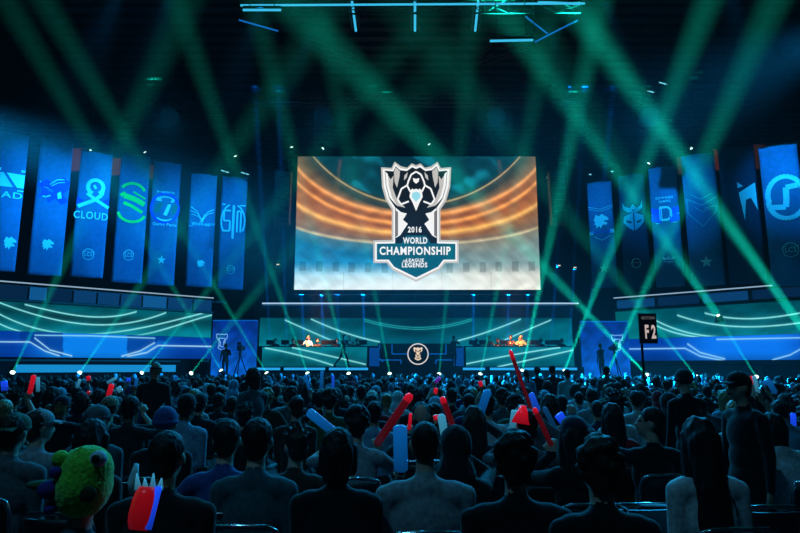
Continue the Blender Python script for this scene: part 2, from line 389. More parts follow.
# overhead fascia with silver line
fx0, fx1 = at(258, 310, 37).x, at(582, 310, 37).x
fa = thing('stage_fascia', 'dark brown header over the stage wall with a thin white light line', 'header', (XC, 37.1, 0))
za, zb2 = at(400, 317, 37).z, at(400, 304.6, 37).z
rel(MB().box((XC, 37.3, (za+zb2)/2), (fx1-fx0, .4, zb2-za)).build('header_panel', M['fascia']), fa)
zl = at(400, 303.3, 37).z
rel(MB().box(((at(262,303,37).x+at(579,303,37).x)/2, 37.05, zl), (at(579,303,37).x-at(262,303,37).x, .08, .085)).build('light_line', emat('pale_line', rgb(170, 200, 225), 1)), fa)
rel(MB().box((XC, 37.08, zl-.13), (fx1-fx0-1, .05, .04)).build('blue_line', emat('blue_line', rgb(10, 70, 130), 1)), fa)
za += .06
for x in (fx0+.4, XC, fx1-.4): rel(MB().cyl((x, 37.3, zb2), (x, 37.3, 19.3), .025, n=6).build('hanging_cable', M['metal']), fa)
# desks
def desk_pic(lines):
    def f(x, y):
        c = teal_bg(x, y, 370, 346)*1.02
        for p in lines: c = mix(c, LINE, np.clip(glowline(x, y, p, .6), 0, 1))
        return c
    return f
YD = 33.7
def desk(px0, px1, label, lines):
    a, b = at(px0, 356, YD), at(px1, 356, YD); zt = at(400, 346.8, YD).z
    t = thing('player_desk', label, 'desk', ((a.x+b.x)/2, YD, ZR))
    rel(led_panel('screen_front', (a.x, YD, ZR+.03), (b.x, YD, ZR+.03), (b.x, YD, zt), (a.x, YD, zt), 150, 32, desk_pic(lines), lm), t)
    rel(MB().box(((a.x+b.x)/2, YD+.4, zt+.01), (b.x-a.x+.1, .9, .05)).build('desktop', M['black']), t)
    rel(MB().box(((a.x+b.x)/2, YD+.06, (ZR+zt)/2), (b.x-a.x, .1, zt-ZR-.04)).build('front_panel', M['black']), t)
    for x in (a.x+.05, b.x-.05): rel(MB().box((x, YD+.45, (ZR+zt)/2), (.08, .7, zt-ZR-.04)).build('side_panel', M['black']), t)
    rel(MB().box((b.x+.4 if px0 < 400 else a.x-.4, YD+.2, (ZR+zt)/2), (.55, .3, zt-ZR-.1)).build('glowing_end_panel', emat('deep_blue_panel', rgb(6, 60, 130), 1)), t)
    return zt
zd = desk(262, 367, 'teal glowing player desk on the stage below the walking man', [[(265,348),(302,356),(335,366)], [(292,347.5),(330,356),(366,364.5)]])
desk(466, 574, 'teal glowing player desk on the stage right of the round emblem', [[(466,364),(512,355),(560,347.5)], [(497,367),(540,357.5),(573,350)]])
# centre podium block with round emblem and blue outlines
YP = 34.2
a, b = at(378, 343.5, YP), at(456, 343.5, YP); zt = a.z
pod = thing('stage_podium', 'dark central podium wall with blue outlines and a ringed trophy emblem', 'podium', ((a.x+b.x)/2, YP, ZR))
rel(MB().box(((a.x+b.x)/2, YP+.3, (ZR+.01+zt)/2), (b.x-a.x, .6, zt-ZR-.01)).build('podium_body', M['black']), pod)
bo = emat('blue_outline', rgb(10, 96, 190), 1); mb = MB()
for pl in ([(392,344.5),(392,354),(408,354)], [(446,344.5),(446,354),(428,354)], [(371,360),(401,360),(401,364)], [(436,364),(436,360),(463,360),(463,346)], [(380,344.5),(378,357),(383,362)]):
    for (x0_, y0_), (x1_, y1_) in zip(pl, pl[1:]): mb.cyl(at(x0_, y0_, YP-.03), at(x1_, y1_, YP-.03), .022, n=6)
rel(mb.build('outline_light', bo), pod)
c = at(418, 354, YP-.04); mb = MB()
n = 40; R0, R1 = .54, .60
vs = [(c.x+r*math.cos(2*PI*k/n), c.y, c.z+r*math.sin(2*PI*k/n)) for r in (R0, R1) for k in range(n)]
mb.add(vs, [(k, (k+1) % n, n+(k+1) % n, n+k) for k in range(n)]); rel(mb.build('emblem_ring', emat('ring_white', rgb(225, 215, 210), 1.0)), pod)
def cupshape(cx, cy, s):
    h = [(0,-1.0),(.35,-.9),(.5,-1.05),(.7,-.92),(.62,-.45),(.36,-.2),(.36,.55),(.5,.62),(.45,.8),(0,1.0)]
    return [(cx+x*s, cy+y*s) for x, y in h]+[(cx-x*s, cy+y*s) for x, y in h[::-1] if x]
mb = MB().prism([at(x, y, YP-.05) for x, y in cupshape(418, 354, 6.6)], (0, .02, 0)); rel(mb.build('trophy_emblem', emat('warm_white_emblem', rgb(236, 208, 176), 1)), pod)
mb = MB()
for pl in ([(415.5,349.5),(418,352),(420.5,349.5),(420,354),(418,356),(416,354),(415.5,349.5)], [(416.3,357),(419.7,357)], [(416.3,358.6),(419.7,358.6)]):
    for (x0_, y0_), (x1_, y1_) in zip(pl, pl[1:]): mb.cyl(at(x0_, y0_, YP-.07), at(x1_, y1_, YP-.07), .022, n=6)
rel(mb.build('trophy_detail', M['fascia']), pod)
# upright panels with trophy outline beside the stage
def flag_panel(px0, px1, py0, py1, ec, label, Y=34.5):
    def pic(x, y):
        t = np.clip((y-py0)/(py1-py0), 0, 1); n = nz(x*.2, y*.15, 1)
        return mix(C3(4, 44, 132), C3(8, 92, 200), t)*(.8+.35*n[:, None])
    a, b = at(px0, (py0+py1)/2, Y), at(px1, (py0+py1)/2, Y); zt, zb = at(400, py0, Y).z, 1.06
    t = thing('emblem_panel', label, 'screen', ((a.x+b.x)/2, Y, zb))
    rel(led_panel('screen_face', (a.x, Y, zb), (b.x, Y, zb), (b.x, Y, zt), (a.x, Y, zt), 50, 46, pic, lm), t)
    rel(MB().box(((a.x+b.x)/2, Y+.16, (zb+zt)/2), (b.x-a.x, .28, zt-zb)).build('backing', M['black']), t)
    rel(MB().box(((a.x+b.x)/2, Y-.02, zt+.03), (b.x-a.x, .06, .05)).build('edge_light', bo), t)
    mb = MB(); s = 8
    for o_ in (cupshape(*ec, s), cupshape(ec[0], ec[1]+.5, s*.55)):
        pts = [at(x, y, Y-.03) for x, y in o_]; pts.append(pts[0])
        for p, q in zip(pts, pts[1:]): mb.cyl(p, q, .022, n=5)
    rel(mb.build('trophy_outline', emat('pale_blue_outline', rgb(120, 180, 235), 1)), t)
flag_panel(212, 257, 321, 369, (222, 342), 'blue glowing panel with trophy outline beside the left camera operator')
flag_panel(581, 629, 322, 369, (617, 343), 'blue glowing panel with trophy outline behind the right camera crew')

# side LED walls, suites above
PL0, PL1 = Vector((-11.35, 36.2)), Vector((-23.5, 25.3))
PR0, PR1 = Vector((13.0, 36.2)), Vector((23.6, 26.3))
def wall_x(P0, P1, px):
    k = (px-400)/F
    # vertical wall seen at photo column px near the horizon row
    d = P1-P0; kk = k/(CT+TAN*ST)
    t = (kk*P0.y-P0.x)/(d.x-kk*d.y); return P0+d*t
def wz(P, py):
    return at(400, py, P.y).z
def left_teal(x, y):
    c = teal_bg(x, y, 300, 340); top = 300+x*14/200
    c = c*(1-.35*np.exp(-((y-top-9-4*np.sin(x/60))/5)**2)[:, None])
    for p in ([(25,304.5),(60,312.5),(87,316.7),(115,316),(137,311.5)], [(-20,296),(0,300.5),(33,315),(87,325),(130,321.5),(166,313)], [(-20,302),(0,315),(38,328),(95,334.5),(150,326),(175,320),(212,311)], [(-20,311),(0,324),(25,332.5),(60,336.5)], [(125,336.5),(150,333),(175,326),(212,315)]):
        c = mix(c, LINE, np.clip(glowline(x, y, p, .65), 0, 1))
    return mix(c, C3(8, 150, 165), .5*smooth(328, 338, y))
def left_blue(x, y):
    t = np.clip(1-np.abs(x-97)/100, 0, 1); c = mix(C3(2, 56, 150), C3(10, 122, 225), smooth(.1, .7, t)); c = c*(1.05-.15*smooth(350, 360, y))[:, None]
    yc = np.interp(x, [0, 30, 42, 60, 90, 120, 140, 152, 158, 212], [341, 342, 350, 356, 362, 362, 352, 346, 341, 341]); up = smooth(.5, -1.5, y-yc)*(np.abs(x-95) > 32)*(np.abs(x-95) < 75)
    c = mix(c, C3(2, 48, 132), up*.7)
    for p in ([(-30,340),(0,341.8),(30,342),(45,351),(60,356)], [(34,337.5),(50,350),(72,356)], [(121,356.5),(140,351),(155,342.5)], [(127,356.5),(147,352.5),(158,345.5),(212,346.5)]):
        c = mix(c, C3(170, 225, 255), np.clip(polyline(x, y, p, .6), 0, 1))
    return mix(c, C3(150, 225, 245), np.clip(polyline(x, y, [(35, 335.2), (90, 335.8), (155, 338.2)], .5), 0, 1))
def right_teal(x, y):
    c = teal_bg(x, y, 312, 341); c = mix(c, C3(0, 120, 110), .4*smooth(690, 620, x))
    for p in ([(655,320),(700,335),(740,337.5),(800,335.5)], [(677,315),(712,324.2),(750,326.5),(800,323),(830,318)], [(705,313),(750,318.7),(800,313),(830,307)], [(640,316),(657,326),(690,336),(717,338.7)]):
        c = mix(c, LINE, np.clip(glowline(x, y, p, .65), 0, 1))
    return c
def right_blue(x, y):
    t = np.clip(1-np.abs(x-745)/90, 0, 1); c = mix(C3(2, 52, 150), C3(12, 112, 228), smooth(0, .7, t)); c = c*(1.05-.25*smooth(350, 362, y))[:, None]
    for p in ([(629,349),(685,348.3),(700,356),(725,361)], [(687,343.5),(700,352.5),(725,359)], [(772,360),(790,355),(800,349.5),(830,338)], [(716,339.4),(800,337.8),(830,337)]):
        c = mix(c, C3(150, 215, 255), np.clip(polyline(x, y, p, .6), 0, 1))
    return c
def side_wall(side, P0, P1, ft, fb, H, label, bandlabel):
    d = (P1-P0).normalized(); nrm = Vector((d.y, -d.x)); 
    if nrm.y > 0: nrm = -nrm
    z_top, z_mid, z_low, z_base = H
    V = lambda P, z, o=0: (P.x+nrm.x*o, P.y+nrm.y*o, z)
    t = thing('led_wall', label, 'screen', (P0.x, P0.y, 0))
    rel(led_panel('upper_screen', V(P0, z_mid), V(P1, z_mid), V(P1, z_top), V(P0, z_top), 340, 54, ft, lm), t)
    rel(led_panel('lower_screen', V(P0, z_low, .15), V(P1, z_low, .15), V(P1, z_mid-.02, .15), V(P0, z_mid-.02, .15), 340, 40, fb, lm), t)
    L = (P1-P0).length; m_ = (P0+P1)/2; rz = math.atan2(d.y, d.x)
    rel(MB().box((m_.x-nrm.x*.3, m_.y-nrm.y*.3, (z_top+z_base)/2), (L, .5, z_top-z_base), rz).build('backing', M['black']), t)
    rel(MB().box((m_.x+nrm.x*.1, m_.y+nrm.y*.1, z_base/2), (L, .4, z_base), rz).build('base_plinth', M['blackcloth']), t)
    return t, V, d, nrm, rz
HL = (4.82, 3.40, 2.14, 1.95)
t, V, d, nrm, rz = side_wall('left', PL0, PL1, left_teal, left_blue, HL, 'curving teal and blue led wall left of the stage', '')
# pale blue light band along the foot of the left wall
A, B = wall_x(PL0, PL1, 172), wall_x(PL0, PL1, 14)
mb = MB(); q = [V(A, 1.40, .55), V(B, 1.40, .55), V(B, 1.78, .55), V(A, 1.78, .55)]
mb.prism(q, (-nrm.x*.1, -nrm.y*.1, 0)); rel(mb.build('foot_light_band', emat('band_blue', rgb(22, 138, 205), 1)), t)
m_ = (A+B)/2; rel(MB().box((m_.x+nrm.x*.4, m_.y+nrm.y*.4, .68), ((A-B).length, .2, 1.36), rz).build('band_support', M['blackcloth']), t)
sel = [(0.25, .2), (.4, .3), (.55, .25), (.72, .3)]
t2, V2, d2, nrm2, rz2 = side_wall('right', PR0, PR1, right_teal, right_blue, (4.95, 3.30, 2.02, 1.8), 'teal and blue led wall right of the stage behind the section sign', '')
# crew rail with red-brown cloth at its foot
mb = MB().box((15.2, 30.4, .87), (5.8, .06, 1.74))
tag(mb.build('crowd_fence', M['fence']), 'red brown fence panel below the right led wall', 'fence')
def balcony(P0, P1, V, d, nrm, rz, zb, zt, tints, label):
    t = thing('suite_balcony', label, 'balcony', (P0.x, P0.y, 0)); L = (P1-P0).length; m_ = (P0+P1)/2
    n = len(tints)
    rel(MB().box((m_.x-nrm.x*.35, m_.y-nrm.y*.35, (zb+zt)/2), (L, .5, zt-zb), rz).build('balcony_front', M['black']), t)
    rel(MB().box((m_.x+nrm.x*.02, m_.y+nrm.y*.02, zb-.05), (L, .35, .1), rz).build('lower_edge', M['black']), t)
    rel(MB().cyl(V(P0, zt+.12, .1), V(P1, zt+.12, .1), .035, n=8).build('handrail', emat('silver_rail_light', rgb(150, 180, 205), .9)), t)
    rel(MB().box((m_.x-nrm.x*3, m_.y-nrm.y*3, zt-.05), (L+2, 5.6, .1), rz).build('balcony_deck', M['black']), t)
    wid = [c[1] for c in tints]; tot = sum(wid); u = 0
    for tint, w in tints:
        a, b = P0+(P1-P0)*((u+.06*w)/tot), P0+(P1-P0)*((u+w*.97)/tot); u += w
        mb = MB().prism([V(a, zb+.04, .0), V(b, zb+.04, .0), V(b, zt-.04, .0), V(a, zt-.04, .0)], (-nrm.x*.06, -nrm.y*.06, 0))
        rel(mb.build('window_pane', emat('pane_%d' % tint, [rgb(6, 34, 66), rgb(10, 58, 104), rgb(16, 84, 140), rgb(26, 116, 176)][tint], 1)), t)
balcony(PL0, PL1, V, d, nrm, rz, 4.95, 5.66, [(1, 1), (1, 1.3), (2, 1.2), (1, 1), (1, 1), (1, 1), (0, 1), (2, .7), (0, 1.2), (3, .9), (0, 1), (1, 1.2), (0, 1.4)], 'row of blue lit suite windows with rail over the left led wall')
balcony(PR0, PR1, V2, d2, nrm2, rz2, 5.1, 5.66, [(1, 1.5), (0, 1.5), (1, 1.5), (0, 1.5), (1, 1.5), (0, 1.5)], 'row of dark blue suite windows with rail over the right led wall')

# ------------------------------------------------------------------ banners
def banner(pts, Y, label, logo, badge, cloth='cloth', logo_m='cyanlogo', face=None):
    (bx0, bx1), yb, yt = pts
    zb = at(400, yb, Y).z; zt = at(400, yt, Y).z
    cx = at((bx0+bx1)/2, yb, Y).x; w = (bx1-bx0)/F*Y*1.04*(1+.0)
    rz = -math.atan2(cx, 30)*.9; H = zt-zb
    t = thing('hanging_banner', label, 'banner', (cx, Y, zb), rz, 'team banners hung above the side walls')
    nx, ny = 10, 30; vs = []; fs = []; ph = random.random()*6
    for j in range(ny+1):
        for i in range(nx+1):
            u = i/nx-.5; v = j/ny
            vs.append((u*w, .05*math.cos(u*PI*1.6)*-1+.012*math.sin(v*9+ph+u*4), v*H))
    fs = [(j*(nx+1)+i, j*(nx+1)+i+1, (j+1)*(nx+1)+i+1, (j+1)*(nx+1)+i) for j in range(ny) for i in range(nx)]
    o = obj('cloth', vs, fs, M[cloth], t, True); o.modifiers.new('hem', 'SOLIDIFY').thickness = .008
    MB().cyl((-w/2-.05, 0, H+.02), (w/2+.05, 0, H+.02), .04).build('top_rail', M['metal'], t)
    MB().cyl((-w/2-.02, 0, 0), (w/2+.02, 0, 0), .025).build('bottom_rail', M['metal'], t)
    hang(t, [(-w*.4, 0, H), (w*.4, 0, H)], 19.3-zb)
    fm = lambda x, y: Vector((x*w, -.05*math.cos(x*PI*1.6)-.035, y*H))
    def shapes(lst, name, m):
        mb = MB()
        for s in lst:
            if s[0] == 'p': mb.prism([fm(x, y) for x, y in s[1]], (0, .006, 0))
            elif s[0] == 's':
                for q in stroke([(x*w, y*H) for x, y in s[1]], s[2]*w): mb.prism([fm(x/w, y/H) for x, y in q], (0, .006, 0))
            elif s[0] == 't': text_on(mb, s[1], *s[2], fm, .015)
        if mb.v: mb.build(name, M[m], t)
    for name, m, lst in logo: shapes(lst, name, m)
    shapes(badge, 'badge', 'cyanlogo')
    return t, w, H
def star(cx, cy, r, a=.5):   # height unit is ~4.5x the width unit
    k = .235; o = []
    for i in range(10):
        rr = r if i % 2 == 0 else r*.42; o.append((cx+rr*math.sin(PI*i/5), cy+rr*k*math.cos(PI*i/5)))
    return [('p', o)]
K = .235
def ringp(cx, cy, r, w, a0=0, a1=360, ky=K, n=24):
    return ('s', arcpts(cx, cy, r, a0, a1, n, r*ky), w)
def crest(cx, cy, r):
    return [ringp(cx, cy, r, .03, 0, 180), ('s', [(cx-r, cy), (cx-r*.8, cy-r*K*.8), (cx, cy-r*K*1.1), (cx+r*.8, cy-r*K*.8), (cx+r, cy)], .02), ('t', 'LCS', (cx-r*.7, cx+r*.7, cy-r*K*.4, cy+r*K*.35)), ('s', [(cx-r*1.1, cy+r*K*.5), (cx+r*1.1, cy+r*K*.5)], .012)]
def beast(cx, cy, r):
    o = [(-1,.2),(-.7,.9),(-.2,.7),(.1,1),(.45,.75),(.95,.45),(1,.15),(.45,.1),(.35,-.05),(.8,-.2),(.7,-.5),(.2,-.45),(-.1,-1),(-.3,-.6),(-.7,-.9),(-.7,-.4),(-1,-.4),(-.8,-.1)]
    return [('p', [(cx+x*r, cy+y*r*K) for x, y in o])]
CY = 'cyanlogo'
L = []
# shapes are in banner units: x -0.5..0.5 across, y 0..1 up
banner(((-14, 12), 271, 133), 29.0, 'leftmost banner with slanted triangle mark over bold letters', [('logo', CY, [('p', [(-.5,.735),(.5,.735),(.5,.715),(-.5,.715)]), ('p', [(-.1,.70),(.5,.70),(.5,.60),(.28,.60)]), ('p', [(-.5,.70),(-.2,.70),(.15,.60),(-.5,.60)]), ('p', [(-.5,.585),(.5,.585),(.5,.575),(-.5,.575)])]), ('letters', CY, [('t', 'MAD', (-.55, .48, .52, .565))])], beast(.25, .2, .2))
banner(((30, 58.5), 275.5, 140.5), 30.2, 'banner printed with a dark blue swooping creature and white strokes', [('logo', 'bluelogo', [('p', [(-.45,.66),(-.2,.70),(0,.665),(.3,.73),(.5,.70),(.48,.64),(.3,.60),(.5,.55),(.3,.52),(.1,.56),(-.1,.52),(-.2,.58),(-.42,.56),(-.3,.62)])]), ('logo_strokes', CY, [('s', [(-.1,.66),(.1,.70),(.42,.715)], .03), ('s', [(-.05,.65),(.15,.68),(.35,.69)], .022), ('s', [(-.4,.68),(-.3,.64),(-.12,.63)], .03), ('s', [(-.36,.58),(-.2,.565),(-.05,.58)], .04), ('p', [(.15,.60),(.25,.62),(.3,.57),(.18,.56)])])], beast(.02, .22, .18))
banner(((72, 100.6), 277.5, 152.5), 31.2, 'banner with a looped ribbon figure nine over large letters', [('logo', CY, [ringp(.05, .715, .24, .13, -60, 250), ('s', [(.28,.70),(.25,.655),(.05,.61),(-.45,.55)], .13), ('s', [(-.2,.66),(.1,.61),(.5,.56)], .11), ('s', [(.0,.73),(.06,.70)], .08)]), ('logo_shade', 'bluelogo', [('p', [(-.5,.625),(-.28,.60),(-.5,.565)]), ('p', [(.5,.64),(.3,.61),(.5,.575)])]), ('letters', CY, [('t', 'CLOUD', (-.55, .5, .455, .515))])], crest(.0, .18, .17))
banner(((113, 140), 283, 154.5), 32.9, 'banner with a bright green striped serpent S mark', [('logo', 'greenlogo', [('s', arcpts(-.02,.69,.42,150,20,14,.075), .1), ('s', [(-.38,.685),(-.3,.665),(.1,.64),(.4,.61)], .2), ('s', [(-.3,.61),(.0,.585),(.35,.545)], .12), ('s', arcpts(0,.55,.46,190,340,14,.085), .1), ('s', [(.0,.70),(.42,.655)], .07)])], crest(.0, .21, .16))
banner(((147, 172.5), 285.5, 162.5), 33.8, 'banner with a round club seal holding twin slanted green letters', [('seal', 'bluelogo', [ringp(0, .62, .5, .09)]), ('logo', CY, [('p', [(-.32,.675)]+arcpts(0,.675,.4,150,30,10,.04)+[(.3,.67)]), ('p', [(-.05,.565),(.1,.65),(.22,.655),(.18,.62),(.08,.555)]), ('p', arcpts(0,.555,.42,200,340,10,.045))]), ('logo_letter', 'tealgreen', [('p', [(-.42,.585),(-.28,.66),(-.08,.66),(-.2,.585)])]), ('logo_letter', 'tealgreen', [('p', [(.2,.585),(.3,.66),(.5,.655),(.4,.585)])]), ('letters', CY, [('t', 'e-sports', (-.32, .32, .735, .76)), ('t', 'Game Paris', (-.4, .45, .475, .5))])], star(.0, .2, .16)+[])
banner(((186, 210.5), 287, 174.5), 34.6, 'banner with a white spread wing mark over small letters', [('logo', CY, [('s', [(-.05,.60),(-.2,.66),(-.45,.70)], .025), ('s', [(-.03,.59),(-.18,.64),(-.45,.665)], .025), ('s', [(0,.58),(-.16,.615),(-.4,.635)], .022), ('s', [(.05,.60),(.2,.66),(.45,.69)], .025), ('s', [(.05,.59),(.2,.64),(.42,.66)], .025), ('s', [(-.08,.56),(.02,.60),(.1,.64)], .03), ('p', [(-.06,.60),(.08,.60),(.02,.555)])]), ('letters', CY, [('t', 'Wolves', (-.4, .3, .535, .565))]), ('logo_bar', 'teallogo', [('p', [(-.5,.53),(.5,.545),(.5,.565),(.3,.565),(.3,.535),(-.5,.525)])])], beast(.05, .2, .15))
banner(((217.6, 242), 289.5, 177), 35.7, 'banner with tall block letters in a rounded square, nearest the screen', [('logo', CY, [('s', arcpts(0,.60,.46,215,110,12,.15), .07), ('s', arcpts(0,.60,.46,70,-35,12,.15), .07), ('s', [(-.44,.745),(.46,.745)], .06), ('s', [(.0,.74),(.0,.44)], .08), ('s', [(-.1,.69),(-.36,.69),(-.36,.60),(-.12,.60),(-.12,.51),(-.4,.51)], .07), ('s', [(.16,.50),(.16,.69),(.3,.69),(.3,.5)], .07), ('s', [(.03,.74),(.03,.44)], .05)])], crest(.0, .17, .15))
def ry(px): return 1/(1/36.0+(px-615)/185*(1/29.7-1/36.0))
banner(((593.4, 616.6), 288, 182), 35.9, 'banner with a roaring beast head over a ribbon shield, nearest the screen', [('logo', CY, beast(.0, .62, .3)+[('p', [(-.5,.495),(.5,.51),(.5,.545),(-.5,.53)]), ('s', [(-.5,.765),(0,.735),(.5,.77)], .02), ('s', [(-.5,.745),(0,.715),(.5,.75)], .015), ('s', [(-.32,.48),(0,.44),(.35,.485)], .02)]), ('letters', 'bluelogo', [('t', 'FLASH WOLVES', (-.42, .42, .51, .53))])], star(.0, .18, .18))
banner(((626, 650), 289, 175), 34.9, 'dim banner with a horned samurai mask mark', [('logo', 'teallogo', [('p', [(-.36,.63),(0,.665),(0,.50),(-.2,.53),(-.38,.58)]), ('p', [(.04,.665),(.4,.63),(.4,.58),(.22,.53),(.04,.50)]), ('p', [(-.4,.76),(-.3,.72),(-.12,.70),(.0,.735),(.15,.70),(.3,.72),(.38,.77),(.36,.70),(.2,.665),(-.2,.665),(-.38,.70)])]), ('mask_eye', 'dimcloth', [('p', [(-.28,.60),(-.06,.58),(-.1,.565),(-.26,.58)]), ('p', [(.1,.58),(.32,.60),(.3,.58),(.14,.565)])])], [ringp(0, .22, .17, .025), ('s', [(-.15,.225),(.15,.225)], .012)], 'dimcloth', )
banner(((658, 683.5), 287, 167), 33.9, 'banner with a winged letter D crest on deep blue wings', [('wings', 'bluelogo', [('p', [(-.5,.66),(-.15,.64),(-.15,.52),(-.5,.54)]), ('p', [(.5,.66),(.15,.64),(.15,.52),(.5,.54)])]), ('logo', CY, [('s', [(-.16,.655),(-.16,.55)], .1), ('s', [(-.2,.655),(.1,.655),(.2,.63),(.2,.575),(.1,.55),(-.2,.55)], .09), ('s', [(-.5,.60),(-.3,.59)], .03), ('s', [(.5,.60),(.3,.59)], .03), ('s', [(-.35,.525),(.4,.525)], .025), ('t', 'EDWARD', (-.3, .32, .725, .745)), ('t', 'GAMING', (-.2, .22, .695, .715))])], [('p', [(-.2,.22),(.2,.22),(.2,.245),(.1,.235),(0,.25),(-.1,.235),(-.2,.25)]), ('s', [(-.18,.205),(.18,.205)], .02), ('s', [(-.05,.195),(.05,.195)], .02)])
banner(((693.5, 723.5), 286, 154), ry(708), 'tall banner outlined with a broad angular shield letter G', [('logo', 'teallogo', [('s', [(-.42,.66),(0,.60),(.45,.655)], .03), ('s', [(-.42,.66),(-.42,.55),(0,.44),(.42,.55),(.42,.59),(.05,.575)], .03), ('s', [(-.3,.69),(0,.645),(.32,.685)], .025), ('s', [(-.2,.59),(0,.55),(.25,.57)], .025)])], star(.0, .175, .2))
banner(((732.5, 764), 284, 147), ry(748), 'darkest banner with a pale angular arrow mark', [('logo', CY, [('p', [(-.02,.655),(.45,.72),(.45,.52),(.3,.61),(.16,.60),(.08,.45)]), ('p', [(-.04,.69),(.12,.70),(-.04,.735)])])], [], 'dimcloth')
banner(((776, 809), 286, 146), ry(792)-.6, 'rightmost banner with a large pale swirl in a round mark', [('logo', CY, [('s', arcpts(.08,.64,.46,200,-10,18,.13), .14), ('s', arcpts(.08,.60,.46,180,360,18,.13), .14), ('s', [(.4,.70),(.1,.69),(.08,.60),(.05,.55),(-.35,.56)], .16)])], crest(.05, .25, .2))

# line-array speakers beside the screen
for px, lab in ((284, 'column of black loudspeakers hung left of the giant screen'), (556, 'column of black loudspeakers hung right of the giant screen')):
    p = at(px, 175, 34); t = thing('speaker_array', lab, 'speaker', p)
    for k in range(9): MB().box((0, -.05*(k/3)**1.5, -k*.36), (.9, .55, .32), 0, -.05*k*.5).build('speaker_cabinet', M['black'], t)
    hang(t, [(0, 0, .15), (.25, .1, .15)], 19.3-p.z)
# small hung lamp clusters
lampe = emat('small_lamp', rgb(120, 215, 235), 1)
LAMPS = [((172,68),34,'pair of small lit lamps under the roof left of centre'),((188,72),34,'small lit lamp beside the pair left of centre'),((180,61),34.5,'topmost small lamp in the left roof cluster'),((663,84),35,'bright slanting lamp under the roof right of centre'),((650,92),36,'small lamp below the slanting lamp'),((225,172),36,'lit lamp bar above the banner nearest the screen on the left'),((245,174),36,'small lamp right of the lamp bar by the left banners'),((560,177),36,'small lamp above the right edge of the screen'),((612,172),36,'lit lamp above the beast head banner'),((590,175),36.2,'small lamp left of the lamp above the beast head banner'),((278,265),36.5,'warm white lamp beside the lower left of the screen'),((559,266),36.5,'warm white lamp beside the lower right of the screen'),((575,268),36.3,'small lamp right of the warm lamp by the screen'),((745,42),33,'small lamp high in the right haze')]
for (px, Y, lab) in LAMPS:
    p = at(*px, Y); t = thing('stage_lamp', lab, 'lamp', p)
    wide = 'bar' in lab or 'slanting' in lab
    w_ = .5 if wide else .16
    MB().box((0, .12, .05), (w_+.12, .24, .2)).build('housing', M['black'], t)
    MB().box((0, -.02, .03), (w_, .03, .06), 0, 0, .3 if wide else 0).build('lens', emat('warm_lamp', rgb(255, 225, 190), 1) if 'warm' in lab else lampe, t)
    hang(t, [(0, .12, .15)], 19.3-p.z)

# ------------------------------------------------------------------ beam lights
GREEN = tuple(lin((.05, .88, .74)))
def light(name, kind, loc, aim, energy, color, **kw):
    l = bpy.data.lights.new(name, kind); l.energy = energy; l.color = color
    for k, v in kw.items(): setattr(l, k, v)
    o = bpy.data.objects.new(name, l); COL.objects.link(o); o.location = loc
    o.rotation_euler = (Vector(loc)-Vector(aim)).to_track_quat('Z', 'Y').to_euler(); return o
lens_m = emat('beam_lens', rgb(215, 255, 240), 2.5)
fix_n = 0
def moving_head(p, aim, hanging=False):
    """fixture: base, yoke, head, lens; stands at p, head turned to aim; returns the lens centre"""
    d = (Vector(aim)-Vector(p)).normalized(); R = d.to_track_quat('Z', 'Y').to_matrix()
    up = -1 if hanging else 1
    t = empty('moving_head_light', p)
    MB().box((0, 0, -.22*up), (.3, .3, .12)).build('base', M['black'], t)
    MB().box((-.15, 0, -.07*up), (.04, .12, .24)).box((.15, 0, -.07*up), (.04, .12, .24)).box((0, 0, -.17*up), (.32, .12, .04)).build('yoke', M['black'], t)
    MB().cyl(R @ Vector((0, 0, -.16)), R @ Vector((0, 0, .1)), .09, .12, 14).build('head', M['black'], t)
    MB().ell(R @ Vector((0, 0, .1)), (.105, .105, .05), 14, 8, R).build('lens', lens_m, t)
    return t, Vector(p)+d*.17
def beam(x, y, x2, y2, e, lab, size=.16, spread=2.6, Y=31.1, dY=-3.0, col=GREEN, hanging=False, stand=None):
    p = at(x, y, Y); q = at(x2, y2, Y+dY)
    t, c = moving_head(p, q, hanging)
    tag(t, lab, 'light', 'moving head beam lights')
    if hanging: hang(t, [(0, 0, .28)], 19.3-p.z)
    elif stand is not None: MB().cyl((0, 0, stand-p.z), (0, 0, -.28), .06, n=10).build('stand', M['metal'], t); MB().cyl((0, 0, stand-p.z), (0, 0, stand-p.z+.04), .22, n=16).build('foot_plate', M['metal'], t)
    light('beam', 'AREA', c+(q-c).normalized()*.06, q, e, col, shape='DISK', size=size, spread=math.radians(spread))
BE = 310
BEAMS = [(12,374,61,270,1,'first beam light from the left on the stage edge'),(79,374,130,300,1,'second beam light from the left on the stage edge'),(141,374,200,300,1,'third beam light from the left, by the bald standing man'),(190.5,374,222,335,.8,'fourth beam light from the left on the stage edge'),
 (222,372,160,265,1.1,'beam light at the foot of the left camera tripod'),(267.5,374.5,190,245,1.3,'beam light left of the teal desk on the stage edge'),(308,374.7,271,270,1.3,'beam light below the middle of the left desk'),(349,375,326,285,1.2,'beam light below the walking man'),(390,375.2,374,290,.9,'beam light left of the ringed emblem'),
 (439,375.5,447,290,.8,'beam light right of the ringed emblem'),(480,375.5,497,290,1.2,'beam light below the left end of the right desk'),(522,372,540,287,3.4,'beam light below the middle of the right desk'),(564,372,592,300,3.8,'beam light below the right end of the right desk'),(607,374,633,316,3.2,'beam light by the right camera crew'),(648,376,575,300,4.2,'beam light next to the section sign pole'),
 (697,377.5,655,325,1.2,'second beam light from the right on the stage edge'),(757,378,716,313,1.0,'rightmost beam light on the stage edge')]
for b in BEAMS:
    off = b[0] < 110 or b[0] > 730
    beam(*b[:4], BE*b[4], b[5], .09 if b[4] < 2 else .13, 4.3, Y=(25.6 if b[0] < 50 else 28.2) if b[0] < 110 else 29.3 if off else 29.9 if b[0] > 640 else 31.15, stand=0 if off or b[0] > 640 else ZD)
